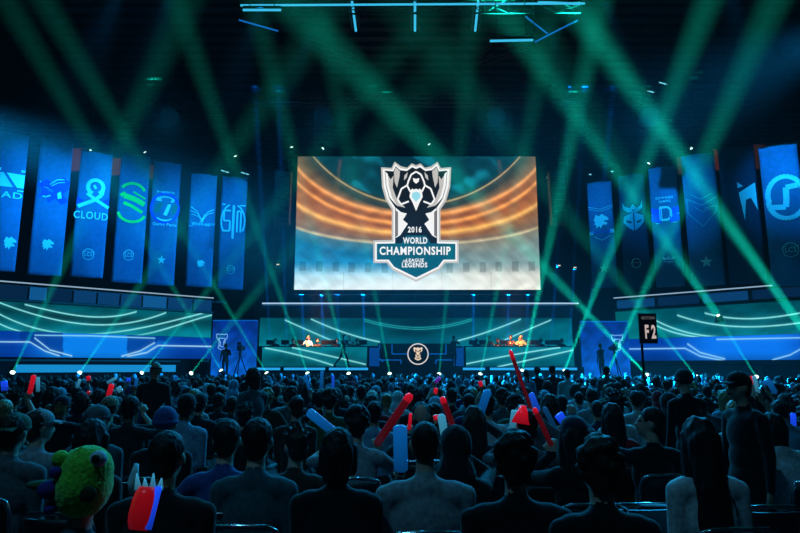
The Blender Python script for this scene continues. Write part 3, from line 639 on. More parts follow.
# wide beams on the right; the one above the sign added as brighter haze
for x, y, x2, y2, lab, e in ((719,317,687,272,'added beam light on the right suite rail above the sign',3.5),(806,333,745,247,'beam light at the far right of the suite rail',6)):
    Q = wall_x(PR0, PR1, x); n0 = len(bpy.data.objects)
    beam(x, y, x2, y2, BE*1.5*e, lab, .42, 5, Y=Q.y-.75, dY=-1)
    t = [o for o in bpy.data.objects if o.get('label') == lab][0]; c = Vector((nrm2.x, nrm2.y, 0))
    MB().cyl((0, 0, -.2), -c*.75+Vector((0, 0, -.1)), .04, n=8).build('mount_bracket', M['metal'], t)
# overhead beams added to stand in for floor beams crossing in the roof haze
for x, y, x2, y2, e, lab in ((90,152,135,101,.9,'added hung beam light above the ribbon figure banner'),(146,154,95,75,.8,'added hung beam light above the serpent banner'),(236,158,205,70,1.2,'added hung beam light above the block letter banner'),(322,150,376,81,.6,'added hung beam light over the left of the screen'),(430,146,353,50,.6,'added hung beam light over the middle of the screen'),(648,165,675,115,1,'added hung beam light above the mask banner'),(692,150,640,70,.8,'added hung beam light above the shield letter banner'),(548,180,586,40,2.2,'added hung beam light right of the screen top'),(292,149,274,50,1.2,'added hung beam light left of the screen top')):
    beam(x, y, x2, y2, BE*e*.09, lab, .3, 6, Y=37.4, dY=-2, hanging=True)
# thin blue columns of light on the riser
for x, y, x2, y2, g in ((272,346,267,292,1),(288,346,285,292,1),(306,346,301,293,1),(325,346,321,293,1.2),(340,346,337,294,.6),(365,346,363,293,1.2),(473,346,473.5,294,1.2),(507,346,508.5,294,.9),(526,346,528,294,.6),(548,346,556,280,1.2),(567,346,573,284,1.2),(584,366,592,290,1.2)):
    p = at(x, y, 36.95); p.z = ZR+.12; aim = at(x2, 287, 36.3) if 294 < x2 < 539 else at(x2, y2, 36.6); g *= 1 if 294 < x2 < 539 else .45
    t = tag(empty('floor_light', p), {272:'blue floor light at the left end of the left desk',584:'blue floor light beyond the right end of the stage wall'}.get(x, 'small blue floor light pointing up behind a player desk'), 'light', 'blue floor lights behind the desks')
    MB().cyl((0, 0, -.12), (0, 0, -.01), .06, .07, 12).build('housing', M['black'], t); MB().cyl((0, 0, -.01), (0, 0, .005), .055, n=12).build('lens', emat('blue_lens', rgb(60, 150, 255), 1.5), t)
    light('column', 'AREA', p+Vector((0, 0, .02)), aim, 480*g, tuple(lin((.0, .45, .95))), shape='DISK', size=.14, spread=math.radians(1.6))

# hall lighting: banner floods, blue house floods, cyan crowd wash
BLUE = tuple(lin((.05, .60, .92)))
for x, y, z, ax, ay, az, e in ((-11, 22, 17.5, -18.3, 29, 10.6, 1.2), (-9, 22, 17.5, -15.5, 31, 11.0, 1.1), (-6, 24, 17.5, -12.0, 33.4, 11.4, .9), (-4, 26, 17.5, -9.6, 35.4, 11.8, .6), (7, 26, 17.5, 12.3, 35.5, 11.6, .5), (9, 24, 17.5, 15.6, 33.4, 11.4, .7), (13, 22, 17.5, 20.3, 29.8, 10.9, .9)):
    light('banner_flood', 'AREA', (x, y, z), (ax, ay, az), 115*e, BLUE, shape='DISK', size=.3, spread=math.radians(27))
light('house_flood', 'AREA', (-24.5, 24, 14.2), (-10, 24, 8.6), 5500, BLUE, shape='DISK', size=.9, spread=math.radians(17))
light('house_flood', 'AREA', (22, 25, 17.6), (13, 26, 13.5), 2200, BLUE, shape='DISK', size=.9, spread=math.radians(36))
CYAN = tuple(lin((.10, .66, .95)))
for x, e, lab in ((-12, .9, 'leftmost black wash light on the front truss'), (-4, .8, 'second black wash light from the left on the front truss'), (5, 1.1, 'third black wash light from the left on the front truss'), (13, 1.9, 'rightmost black wash light on the front truss')):
    d_ = (Vector((x*.6, 11, 0))-Vector((x, 29.5, 14.5))).normalized(); t = thing('wash_light', lab, 'light', Vector((x, 29.5, 14.5)))
    MB().cyl(-d_*.5, -d_*.06, .3, .5, 20).build('housing', M['black'], t); MB().box((0, .2, .55), (.9, .08, .06)).build('yoke', M['metal'], t); hang(t, [(0, .2, .55)], 19.3-14.5)
    light('crowd_wash', 'AREA', (x, 29.5, 14.5), (x*.6, 11, 0), 360*e, CYAN, shape='DISK', size=1.0, spread=math.radians(60))
for x, y, e in ((-7, 13, 1), (0, 12, .8), (7, 14, 1.4)):
    light('crowd_wash', 'AREA', (x, y, 18), (x*.6, y-4, 0), 55*e, CYAN, shape='DISK', size=1.0, spread=math.radians(70))
light('house_lamp', 'AREA', (-4, -2.5, 13), (-1.5, 3.5, 1), 34, tuple(lin((.34, .68, .86))), shape='DISK', size=.8, spread=math.radians(60))
WARM = tuple(lin((1, .62, .38)))
for x, ax in ((-3, -4.8), (5, 6.7)):
    light('player_light', 'AREA', (x, 29, 12), (ax, 34.8, 3.1), 130, WARM, shape='DISK', size=.2, spread=math.radians(14))
truss((-15, 30.5, 15.9), (16, 30.5, 15.9), .5, .5, 1.0, 'long dark front truss carrying the wash lights')
# haze in the hall
w = bpy.data.worlds.new('hall_air'); SC.world = w; w.use_nodes = True; nt = w.node_tree
nt.nodes['Background'].inputs[0].default_value = (0, 0, 0, 1)
v = nt.nodes.new('ShaderNodeVolumeScatter'); v.inputs['Density'].default_value = 0.0008; v.inputs['Anisotropy'].default_value = .0
nt.links.new(v.outputs[0], nt.nodes['World Output'].inputs['Volume'])
# ================================================================== people
FEMALE = 1
def capsule_hull(bm_list, a, b, ra, rb, R=None):
    bm = bmesh.new()
    for p, r in ((a, ra), (b, rb)):
        g = bmesh.ops.create_icosphere(bm, subdivisions=2, radius=r)
        bmesh.ops.translate(bm, verts=g['verts'], vec=p)
    bmesh.ops.convex_hull(bm, input=bm.verts)
    bm.verts.index_update()
    v = [x.co.copy() for x in bm.verts]; f = [tuple(q.index for q in x.verts) for x in bm.faces]
    bm.free(); return v, f
_ico = bmesh.new(); bmesh.ops.create_icosphere(_ico, subdivisions=3, radius=1)
ICO_V = [v.co.copy() for v in _ico.verts]; ICO_F = [tuple(v.index for v in f.verts) for f in _ico.faces]; _ico.free()
class Blob:
    """one closed surface grown around overlapping round forms; every form carries a region number"""
    def __init__(s): s.p = []; s.T = Matrix.Identity(4)
    def cap(s, a, b, ra, rb=None, reg=0):
        s.p.append(('c', s.T @ Vector(a), s.T @ Vector(b), ra, ra if rb is None else rb, reg)); return s
    def ell(s, c, r, reg=0, R=None):
        R = (R or Matrix.Identity(3)); Q = s.T.to_3x3() @ R
        s.p.append(('e', s.T @ Vector(c), Vector(r), Q, reg)); return s
    def mesh(s, name, voxel, mats, iters=2, jitter=0, jscale=30, stretch=1):
        mb = MB()
        for p in s.p:
            if p[0] == 'c': v, f = capsule_hull(None, p[1], p[2], p[3], p[4])
            else: v = [p[1]+p[3] @ Vector((q.x*p[2].x, q.y*p[2].y, q.z*p[2].z)) for q in ICO_V]; f = ICO_F
            mb.add(v, f)
        o = mb.build('tmp', None); md = o.modifiers.new('r', 'REMESH'); md.mode = 'VOXEL'; md.voxel_size = voxel
        dg = bpy.context.evaluated_depsgraph_get(); me = bpy.data.meshes.new_from_object(o.evaluated_get(dg))
        old = o.data; bpy.data.objects.remove(o); bpy.data.meshes.remove(old); me.name = name
        bm = bmesh.new(); bm.from_mesh(me)
        for _ in range(iters): bmesh.ops.smooth_vert(bm, verts=bm.verts, factor=.5, use_axis_x=True, use_axis_y=True, use_axis_z=True)
        if jitter:
            bm.normal_update()
            for v in bm.verts:
                q = Vector((v.co.x, v.co.y, v.co.z/stretch))*jscale; v.co += v.normal*jitter*mnoise.noise(q)
        bm.to_mesh(me); bm.free()
        n = len(me.polygons); C = np.empty(n*3); me.polygons.foreach_get('center', C); C = C.reshape(-1, 3)
        best = np.full(n, 1e9); reg = np.zeros(n, int)
        for p in s.p:
            if p[0] == 'c':
                a, b = np.array(p[1]), np.array(p[2]); ab = b-a; L2 = max(ab @ ab, 1e-9)
                t = np.clip((C-a) @ ab/L2, 0, 1); d = np.linalg.norm(C-(a+t[:, None]*ab), axis=1)-(p[3]+(p[4]-p[3])*t)
            else:
                R = np.array(p[3]); q = (C-np.array(p[1])) @ R/np.array(p[2]); d = (np.linalg.norm(q, axis=1)-1)*min(p[2])
            if p[-1] in (4, 5): d = d-.004
            k = d < best; best[k] = d[k]; reg[k] = p[-1]
        for m in mats: me.materials.append(m)
        me.polygons.foreach_set('material_index', reg.astype(np.int32)); me.polygons.foreach_set('use_smooth', [True]*n); me.update()
        return me

def fabric(name, r, g, b): return mat('fabric_'+name, rgb(r, g, b), .85, spec=.2, var=.3, scale=35, bump=.3, sheen=.2)
FAB = dict(black=fabric('black', 14, 15, 17), charcoal=fabric('charcoal', 34, 37, 40), navy=fabric('navy', 24, 32, 56), grey=fabric('grey', 92, 98, 102), teal=fabric('teal', 40, 84, 92), white=fabric('white', 205, 208, 208),
 lightgrey=fabric('lightgrey', 150, 156, 160), red=fabric('red', 190, 24, 36), blue=fabric('blue', 40, 70, 130), olive=fabric('olive', 58, 62, 44), brown=fabric('brown', 60, 44, 34), green=fabric('green', 40, 84, 50), purple=fabric('purple', 62, 40, 92), skyblue=fabric('skyblue', 120, 165, 190), beige=fabric('beige', 150, 132, 105))
SKIN = [mat('skin_fair', rgb(205, 160, 135), .55, var=.08, scale=60), mat('skin_tan', rgb(176, 128, 98), .55, var=.08, scale=60), mat('skin_brown', rgb(108, 72, 52), .5, var=.1, scale=60)]
HAIR = dict(black=mat('hair_black', rgb(18, 16, 15), .62, spec=.3, var=.5, scale=60, bump=.5, stretch=(1, 1, .15)), brown=mat('hair_brown', rgb(48, 32, 22), .62, spec=.3, var=.5, scale=60, bump=.5, stretch=(1, 1, .15)), blond=mat('hair_blond', rgb(170, 130, 80), .45, var=.4, scale=60, bump=.8, stretch=(1, 1, .15)), grey=mat('hair_grey', rgb(110, 110, 108), .5, var=.4, scale=60, bump=.8, stretch=(1, 1, .15)))
EYE = mat('eye_dark', rgb(30, 26, 24), .2, var=.1); LIP = mat('lip', rgb(150, 80, 76), .5, var=.1); SHOE = fabric('shoe', 24, 24, 26)

def head_prims(b):
    b.ell((0, -.012, .02), (.074, .092, .098), 1).ell((0, .03, -.03), (.059, .064, .085), 1).ell((0, .055, -.088), (.03, .03, .025), 1)
    b.cap((0, .088, .006), (0, .11, -.03), .009, .014, 1); b.cap((-.03, .08, .028), (.03, .08, .028), .012, None, 1)
    for s in (-1, 1):
        b.ell((s*.077, -.005, -.01), (.012, .024, .033), 1); b.ell((s*.03, .085, .006), (.013, .009, .008), 4)
    b.cap((-.02, .09, -.057), (.02, .09, -.057), .007, None, 5)
def ik(S, W, l1, l2, hint):
    S, W = Vector(S), Vector(W); d = W-S; L = min(d.length, (l1+l2)*.995); d = d.normalized(); W = S+d*L
    a = (l1*l1-l2*l2+L*L)/(2*L); h = math.sqrt(max(l1*l1-a*a, 0)); hv = Vector(hint); hv = (hv-d*hv.dot(d)).normalized()
    return S+d*a+hv*h, W
def hand(b, wrist, fwd, side, palm, grip=False):
    """palm, four bent fingers of different length and a thumb off the side of the palm"""
    f = Vector(fwd).normalized(); p = Vector(palm); p = (p-f*p.dot(f)).normalized(); a = f.cross(p)*side
    w = Vector(wrist); R = Matrix((a, p, f)).transposed()
    b.ell(w+f*.05, (.041, .018, .05), 1, R)
    for k, (o, l) in enumerate(((-.03, .068), (-.01, .08), (.011, .075), (.031, .058))):
        q = w+f*.095+a*o; c1 = .5 if not grip else 1.2; c2 = 1.0 if not grip else 2.4
        j = q+(f*math.cos(c1)+p*math.sin(c1))*l*.5; e = j+(f*math.cos(c2)+p*math.sin(c2))*l*.5
        b.cap(q-f*.02, j, .0095, .009, 1); b.cap(j, e, .009, .0075, 1)
    t = w+f*.03-a*.036; j = t+(-a*.7+f*.6+p*.4).normalized()*.035; b.cap(t, j, .012, .0105, 1); b.cap(j, j+(f*.8+p*(.9 if grip else .4)).normalized()*.03, .0105, .008, 1)
HEADS = {}
def make_body(name, seat=True, yaw=0, pitch=0, lean=.06, la='lap', ra='lap', short=False, wide=1.0, voxel=.014, step=0.0, heady=0, sleeve=True):
    """figure facing +Y; origin on the ground under the hips"""
    b = Blob(); H = .47 if seat else .93
    hip = Vector((0, 0, H)); Rl = Matrix.Rotation(-lean, 4, 'X')
    b.T = Matrix.Translation(hip) @ Rl
    b.ell((0, 0, .04), (.165*wide, .13, .13), 2); b.ell((0, .01, .18), (.15*wide, .115, .16), 0); b.ell((0, 0, .36), (.17*wide, .115, .19), 0)
    b.cap((-.135*wide, -.01, .50), (.135*wide, -.01, .50), .068, None, 0); b.ell((0, -.015, .53), (.11*wide, .07, .065), 0)
    b.cap((0, -.01, .54), (0, .01, .66), .056, .052, 1)
    b.cap((0, -.012, .535), (0, -.006, .575), .066, .06, 0)
    hm = b.T @ Matrix.Translation((0, .025, .745)) @ Matrix.Rotation(lean*.8, 4, 'X') @ Matrix.Rotation(yaw, 4, 'Z') @ Matrix.Rotation(pitch, 4, 'X') @ Matrix.Rotation(heady, 4, 'Y')
    T0 = b.T; b.T = hm; head_prims(b); b.T = Matrix.Identity(4)
    for s, mode in ((-1, la), (1, ra)):
        S = T0 @ Vector((s*.185*wide, -.01, .49)); grip = False; reg = 1 if short else 0
        if mode == 'lap': W = T0.translation+Vector((s*.11, .26, .14)) if seat else T0 @ Vector((s*.25, .06, -.05)); hint = (s*.22, -.6, -.5); fw = (-s*.25, 1, -.15) if seat else (0, .1, -1); pm = (0, 0, -1) if seat else (-s, 0, 0)
        elif mode == 'down': W = T0 @ Vector((s*.27, .04, -.06)); hint = (s*.3, -1, 0); fw = (0, .15, -1); pm = (-s, .2, 0)
        elif mode == 'up': W = T0 @ Vector((s*.26, .22, .66)); hint = (s*.8, -.2, -.6); fw = (0, .1, 1); pm = (-s*.3, 1, 0); grip = True
        elif mode == 'front': W = T0 @ Vector((s*.1, .30, .40)); hint = (s*.8, -.1, -.7); fw = (-s*.3, .8, .5); pm = (-s, 0, 0); grip = True
        elif mode == 'mic': W = T0 @ Vector((s*.06, .20, .56)); hint = (s*.8, 0, -.8); fw = (-s*.3, .1, .9); pm = (-s*.6, .3, 0); grip = True
        else: W = Vector(mode); hint = (s*.8, -.2, -.6); fw = (W-S); fw = Vector((fw.x*.3, fw.y*.3, 1)); pm = (-s*.3, 1, 0); grip = True
        E, W = ik(S, W, .285, .25, hint)
        b.cap(S, E, .058, .046, 0); b.cap(E, W, .045 if not short else .042, .033 if not short else .028, reg)
        if not short: b.cap(W-(W-E).normalized()*.03, W, .034, .033, 0)
        hand(b, W, fw, s, pm, grip)
        HEADS[name+('L' if s < 0 else 'R')] = W+Vector(fw).normalized()*.06
    for s in (-1, 1):
        h = hip+Vector((s*.09*wide, 0, 0))
        if seat: K = Vector((s*.13, .44, .47)); A = Vector((s*.13, .42, .09))
        else: K = Vector((s*.10, .03+s*step*.55, .50+abs(step)*.02)); A = Vector((s*.10, -.03+s*step*1.1-(.06 if step else 0), .09))
        b.cap(h, K, .088, .062, 2); b.cap(K, A, .058, .042, 2); b.cap(A+Vector((0, -.02, -.045)), A+Vector((0, .13, -.055)), .042, .034, 3); b.ell(A+Vector((0, .04, -.075)), (.045, .13, .016), 3)
    me = b.mesh(name, voxel, [FAB['black'], SKIN[0], FAB['charcoal'], SHOE, EYE, LIP])
    HEADS[name] = hm; return me
BODY = {
 'seat': make_body('seat'), 'seat_left': make_body('seat_left', yaw=.5, lean=-.02), 'seat_right': make_body('seat_right', yaw=-.55, lean=.0), 'seat_lean': make_body('seat_lean', lean=.32, pitch=.25),
 'seat_tee': make_body('seat_tee', short=True, yaw=.1), 'seat_wide': make_body('seat_wide', wide=1.13, lean=.02), 'seat_slim': make_body('seat_slim', wide=.88, yaw=-.12), 'seat_arm': make_body('seat_arm', ra='up', yaw=-.1, short=True), 'seat_arms': make_body('seat_arms', la='up', ra='up'), 'seat_clap': make_body('seat_clap', la='front', ra='front', lean=.1),
 'stand': make_body('stand', False, la='down', ra='down', lean=.0), 'stand_tee': make_body('stand_tee', False, la='down', ra='down', lean=.0, short=True, yaw=.25), 'stand_front': make_body('stand_front', False, la='down', ra='front', lean=.04), 'walk': make_body('walk', False, la='down', ra='front', lean=.05, step=.42), 'stand_mic': make_body('stand_mic', False, la='down', ra='mic', lean=0), 'seat_profile': make_body('seat_profile', yaw=1.25, pitch=.12, lean=-.05),
}
def hair_mesh(kind):
    b = Blob(); rnd = random.Random(5)
    b.ell((0, -.02, .037), (.083, .098, .093), 0).ell((0, -.05, -.03), (.067, .055, .07), 0)
    it, jit, js, st, vx = 2, .006, 55, 3, .009
    if kind == 'long': b.cap((0, -.065, .0), (0, -.105, -.26), .082, .07, 0); [b.cap((s*.066, -.015, .02), (s*.09, -.06, -.22), .03, .03, 0) for s in (-1, 1)]; jit = .01; js = 40; st = 6
    elif kind == 'verylong': b.cap((0, -.065, .0), (0, -.125, -.40), .085, .085, 0); [b.cap((s*.066, -.01, .02), (s*.10, -.08, -.36), .032, .035, 0) for s in (-1, 1)]; jit = .012; js = 38; st = 7
    elif kind == 'bob': b.cap((0, -.05, .0), (0, -.06, -.10), .088, .075, 0); [b.cap((s*.07, -.0, .02), (s*.075, .0, -.09), .03, .028, 0) for s in (-1, 1)]; jit = .009; st = 5
    elif kind == 'bun': b.ell((0, -.125, .07), (.045, .045, .045), 0)
    elif kind == 'tail': b.cap((0, -.105, .04), (0, -.15, -.02), .026, .035, 0); b.cap((0, -.15, -.02), (0, -.13, -.22), .035, .018, 0)
    elif kind in ('curly', 'curls'):
        for k in range(70):
            t = rnd.uniform(0, 2*PI); z = rnd.uniform(-.35 if kind == 'curly' else -1.3, 1); zz = max(-1, z); r = math.sqrt(1-zz*zz) if z > -1 else .6
            p = Vector((r*math.cos(t)*.084, r*math.sin(t)*.095-.025, z*.095+.035))
            if p.y > .055 and p.z < .07: continue
            b.ell(p, (.025,)*3, 0)
        it, jit = 1, .008
    elif kind == 'spiky':
        for k in range(36):
            t = rnd.uniform(0, 2*PI); z = rnd.uniform(.1, 1); r = math.sqrt(1-z*z); n = Vector((r*math.cos(t), r*math.sin(t), z)); p = Vector((n.x*.075, n.y*.09-.02, n.z*.09+.04)); b.cap(p, p+n*.035+Vector((0, .01, .01)), .018, .006, 0)
        it, jit = 1, .004
    elif kind == 'buzz': b.p.clear(); b.ell((0, -.018, .03), (.078, .096, .092), 0).ell((0, -.045, -.03), (.064, .053, .06), 0); jit = .002
    return b.mesh('hair', vx, [HAIR['black']], it, jit, js, st)
HM = {k: hair_mesh(k) for k in ('short', 'long', 'verylong', 'bob', 'bun', 'tail', 'curly', 'curls', 'spiky', 'buzz')}
def cap_mesh():
    b = Blob(); b.ell((0, -.012, .05), (.088, .105, .083), 0); b.cap((-.0, -.012, .132), (0, -.012, .137), .009, None, 0)
    for k in range(24): t = 2*PI*k/24; t2 = 2*PI*(k+1)/24; b.cap((.087*math.cos(t), .104*math.sin(t)-.012, .03), (.087*math.cos(t2), .104*math.sin(t2)-.012, .03), .006, None, 0)
    return b.mesh('cap', .008, [FAB['black']], 1)
def brim_mesh():
    b = Blob()
    for k in range(-4, 5):
        t = k/4*.95; b.cap((.075*math.sin(t), .07+.02*math.cos(t), .042), (.085*math.sin(t), .10+.075*math.cos(t), .032-.012*t*t), .007, .005, 0)
    return b.mesh('brim', .006, [FAB['black']], 1)
def beanie_mesh():
    b = Blob(); b.ell((0, -.018, .04), (.09, .106, .1), 0)
    for k in range(24): t = 2*PI*k/24; t2 = 2*PI*(k+1)/24; b.cap((.088*math.cos(t), .104*math.sin(t)-.018, .015), (.088*math.cos(t2), .104*math.sin(t2)-.018, .015), .014, None, 0)
    return b.mesh('beanie', .009, [FAB['black']], 1, .003, 120, 4)
def hood_mesh():
    b = Blob(); b.ell((0, -.035, .02), (.105, .115, .125), 0).cap((0, -.05, -.08), (0, -.06, -.16), .10, .13, 0)
    return b.mesh('hood', .011, [FAB['black']], 2, .006, 30, 2)
def headphone_mesh():
    b = MB(); b.tube([(.1*math.cos(t), -.01, .02+.115*math.sin(t)) for t in [PI*k/14 for k in range(15)]], .012, 8)
    for s in (-1, 1): b.ell((s*.093, -.005, -.005), (.025, .042, .048), 14, 8)
    me = bpy.data.meshes.new('headphones'); me.from_pydata([tuple(v) for v in b.v], [], b.f); me.materials.append(M['plastic']); return me
WEAR = {'cap': cap_mesh(), 'beanie': beanie_mesh(), 'hood': hood_mesh(), 'headphones': headphone_mesh()}; BRIM = brim_mesh()

def put(name, me, parent, mtx, m=None):
    o = bpy.data.objects.new(name, me); COL.objects.link(o); o.parent = parent; o.matrix_local = mtx
    if m: o.material_slots[0].link = 'OBJECT'; o.material_slots[0].material = m
    return o
def person(label, body, x, y, z=0, rz=0, scale=1.0, shirt='black', trousers='charcoal', skin=0, hair=('short', 'black'), wear=None, group=None, me=None, wear_yaw=0):
    o = bpy.data.objects.new('person', me or BODY[body]); COL.objects.link(o)
    o.location = (x, y, z); o.rotation_euler = (0, 0, rz); o.scale = (scale,)*3
    for k, m in ((0, FAB[shirt]), (1, SKIN[skin]), (2, FAB[trousers])): o.material_slots[k].link = 'OBJECT'; o.material_slots[k].material = m
    tag(o, label, 'person', group); hm = HEADS[me.name if me else body]
    if hair: put('hair', HM[hair[0]], o, hm, HAIR[hair[1]])
    if wear:
        k, c = wear; w = put(k, WEAR[k], o, hm @ Matrix.Rotation(wear_yaw, 4, 'Z'), FAB[c] if k != 'headphones' else None)
        if k == 'cap': put('brim', BRIM, w, Matrix.Identity(4), FAB[c])
    return o

# ---- chairs: black stacking chair with a chrome tube frame
def chair_proto():
    t = empty('stacking_chair')
    b = Blob(); b.ell((0, .0, .44), (.22, .22, .028), 0); o = bpy.data.objects.new('seat', b.mesh('seat', .012, [M['plastic']])); COL.objects.link(o); o.parent = t
    vs, fs = [], []
    for j in range(9):
        for i in range(9):
            u = i/8-.5; v = j/8; vs.append((u*.40*(1-.10*v*v), -.22-.05*v+.07*(u*2)**2*.5, .50+.33*v))
    fs = [(j*9+i, j*9+i+1, j*9+i+10, j*9+i+9) for j in range(8) for i in range(8)]
    o = obj('backrest', vs, fs, M['plastic'], t, True); o.modifiers.new('t', 'SOLIDIFY').thickness = .018
    MB().tube([(-.215, -.19, .42), (-.215, -.22, .60), (-.205, -.24, .78), (-.185, -.255, .842), (-.14, -.262, .862), (0, -.266, .866), (.14, -.262, .862), (.185, -.255, .842), (.205, -.24, .78), (.215, -.22, .60), (.215, -.19, .42)], .0125, 8).build('back_frame', M['chrome'], t, True)
    for sx in (-1, 1):
        for sy in (-1, 1): MB().tube([(sx*.2, sy*.17, .425), (sx*.225, sy*.22, 0)], .0125, 8).build('leg', M['chrome'], t, True)
    MB().box((0, .0, .415), (.40, .36, .02)).build('seat_frame', M['metal'], t)
    return t
CH0 = chair_proto(); ch_used = False
def chair(x, y, label, group=None, rz=0):
    global ch_used
    o = copy_tree(CH0) if ch_used else CH0; ch_used = True
    o.location = (x, y, 0); o.rotation_euler = (0, 0, rz); tag(o, label, 'chair', group); return o

# ---- inflatable cheering sticks
def stick_mat(name, r, g, b, e):
    c = rgb(r, g, b); m = mat('stick_'+name, tuple(min(1, x*.8+.02) for x in c[:3])+(1,), .25, var=.08, scale=9); nt = m.node_tree; bs = nt.nodes['Principled BSDF']
    tc = nt.nodes.new('ShaderNodeTexCoord'); sp = nt.nodes.new('ShaderNodeSeparateXYZ'); rp_ = nt.nodes.new('ShaderNodeMapRange')
    nt.links.new(tc.outputs['Generated'], sp.inputs[0]); nt.links.new(sp.outputs[2], rp_.inputs[0]); rp_.inputs[3].default_value = e*.35; rp_.inputs[4].default_value = e
    nt.links.new(rp_.outputs[0], bs.inputs['Emission Strength']); bs.inputs['Emission Color'].default_value = c; return m
STK = dict(red=stick_mat('red', 205, 16, 38, .9), darkred=stick_mat('dark_red', 120, 10, 22, .4), blue=stick_mat('blue', 24, 84, 220, .8), palblue=stick_mat('pale_blue', 10, 108, 190, .55), white=stick_mat('white', 70, 165, 200, .6), dimblue=stick_mat('dim_blue', 14, 70, 120, .6), purple=stick_mat('purple', 110, 40, 170, .7), vivid=stick_mat('vivid_blue', 24, 78, 250, .9))
STICK_ENDS = []
def stick(a, b, Y, w, c, label, tip=None, dY=0):
    p, q = at(a[0], a[1], Y), at(b[0], b[1], Y+dY); r = w/2/F*Y
    t = thing('inflatable_stick', label, 'cheering stick', q, 0, 'glowing cheering sticks')
    d = p-q; n = 9; pts = [d*k/n for k in range(n+1)]; rr = [r*.55]+[r]*(n-1)+[r*.55]
    pts[0] = d*.0; pts[1] = d*.05; pts[-2] = d*.95
    MB().tube(pts, rr, 12).build('tube', STK[c], t, True)
    MB().ell(d*.0, (r*.5, r*.5, r*.5), 8, 6).build('valve', M['plastic'], t, True)
    if tip: MB().tube([d*.86, d*.95, d*1.003], [r*1.04, r*1.04, r*.6], 12).build('lit_tip', STK[tip], t, True)
    return p, q

HP = []
taken = []
def seat_at(px, py, label, body='seat', dY=0, hz=None, ch=True, **kw):
    """seated person whose head centre shows at that place"""
    hm = HEADS[body]; s = kw.get('scale', 1.0); h = hm.translation*s
    # depth at which a head of that height shows on row py
    lo, hi = 1.5, 40
    for _ in range(40):
        mid = (lo+hi)/2
        if at(px, py, mid).z > h.z: lo = mid
        else: hi = mid
    Y = mid+dY; X = at(px, py, Y).x; rz = kw.pop('rz', 0); R = Matrix.Rotation(rz, 3, 'Z'); hh = R @ h
    x, y = X-hh.x, Y-hh.y; taken.append((x, y)); o = person(label, body, x, y, 0, rz, **kw); HP.append([o, body, s, {}])
    if ch and y < 6.6: chair(x, y-.02, 'black stacking chair under the '+' '.join(label.split(',')[0].split()[:10]), 'chairs under the nearest spectators')
    return o
def stand_at(px, py, Y, label, body='stand', **kw):
    """standing person; the height follows from the row the head shows on"""
    hm = HEADS[body].translation; P = at(px, py, Y); rz = kw.pop('rz', 0); s = P.z/hm.z; hh = Matrix.Rotation(rz, 3, 'Z') @ (hm*s)
    taken.append((P.x-hh.x, Y-hh.y)); return person(label, body, P.x-hh.x, Y-hh.y, 0, rz, scale=s, **kw)

# nearest rows, one by one
seat_at(14, 433, 'person in a grey shirt and dark green cap at the near left edge', 'seat_wide', shirt='grey', hair=('short', 'brown'), wear=('cap', 'green'), scale=1.0, wear_yaw=PI)
seat_at(40, 427, 'person in grey shirt and pale peaked cap turned sideways behind the green plush hat', 'seat_right', shirt='lightgrey', wear=('cap', 'lightgrey'), hair=('short', 'brown'), wear_yaw=-.6)
seat_at(98, 421, 'person in a washed grey cap looking right, above the plush hat', 'seat_right', shirt='teal', wear=('cap', 'grey'), hair=('short', 'brown'))
seat_at(93, 440, 'person with a dark rounded hairdo directly behind the green plush hat', 'seat_slim', shirt='black', hair=('bob', 'black'))
seat_at(110, 408, 'person in a beige cap two rows in front of the plush hat', 'seat', shirt='olive', wear=('cap', 'beige'))
seat_at(166, 424, 'person wearing a navy blue beanie near the left aisle', 'seat', shirt='black', wear=('beanie', 'blue'), hair=None)
seat_at(168, 457, 'person with thick dark hair and black jacket beside the fat red glowing stick', 'seat_wide', shirt='black', hair=('short', 'black'))
seat_at(227, 440, 'person with short dark hair in a blue grey tee shirt, leaning left', 'seat_tee', shirt='blue', hair=('short', 'black'))
seat_at(258, 441, 'person with thick black hair in a dark collared jacket', 'seat', shirt='teal', hair=('short', 'black'), scale=1.02)
seat_at(296, 446, 'person with tousled hair in a brown jacket, between two dark heads', 'seat_left', shirt='brown', hair=('spiky', 'brown'), scale=.94)
seat_at(338, 452, 'person with tidy combed black hair in a black jacket', 'seat', shirt='black', hair=('bob', 'black'))
seat_at(357, 424, 'person with wavy dark hair in a grey tee shirt below the dark red stick', 'seat_tee', shirt='lightgrey', hair=('curly', 'black'))
seat_at(425, 444, 'person with cropped dark hair and bare neck in a pale grey shirt', 'seat_wide', shirt='lightgrey', hair=('buzz', 'black'), scale=1.02)
seat_at(421, 416, 'person with black hair between the red edged sticks', 'seat_clap', shirt='charcoal', hair=('short', 'black'))
seat_at(474, 421, 'person with loose shoulder length hair in a long dark coat', 'seat_slim', shirt='charcoal', hair=('long', 'brown'))
seat_at(514, 461, 'person with a big mop of black curls in a black top', 'seat_wide', shirt='black', hair=('curls', 'black'), scale=1.0)
seat_at(527, 426, 'person with dark hair under a red glowing cone', 'seat', shirt='grey', hair=('short', 'black'))
seat_at(574, 436, 'person in a black cap with long hair down the back', 'seat_slim', shirt='black', wear=('cap', 'navy'), hair=('long', 'black'))
seat_at(598, 468, 'person with shoulder length wavy brown curls', 'seat', shirt='black', hair=('curls', 'brown'), scale=1.0)
seat_at(612, 417, 'person in a dark red jacket with long black hair', 'seat_slim', shirt='red', hair=('long', 'black'))
seat_at(650, 423, 'person in profile with short black hair and black jacket facing left', 'seat_profile', shirt='black', hair=('short', 'black'))
seat_at(699, 440, 'person with very long straight dark hair over a white long sleeved shirt', 'seat_slim', shirt='white', hair=('verylong', 'black'), scale=1.03)
seat_at(779, 411, 'person in a sky blue tee shirt hunched forward at the right', 'seat_lean', shirt='skyblue', hair=('short', 'black'))
seat_at(772, 432, 'person in a white top slumped in a chair at the right edge', 'seat_lean', shirt='white', hair=('long', 'black'), dY=.3)
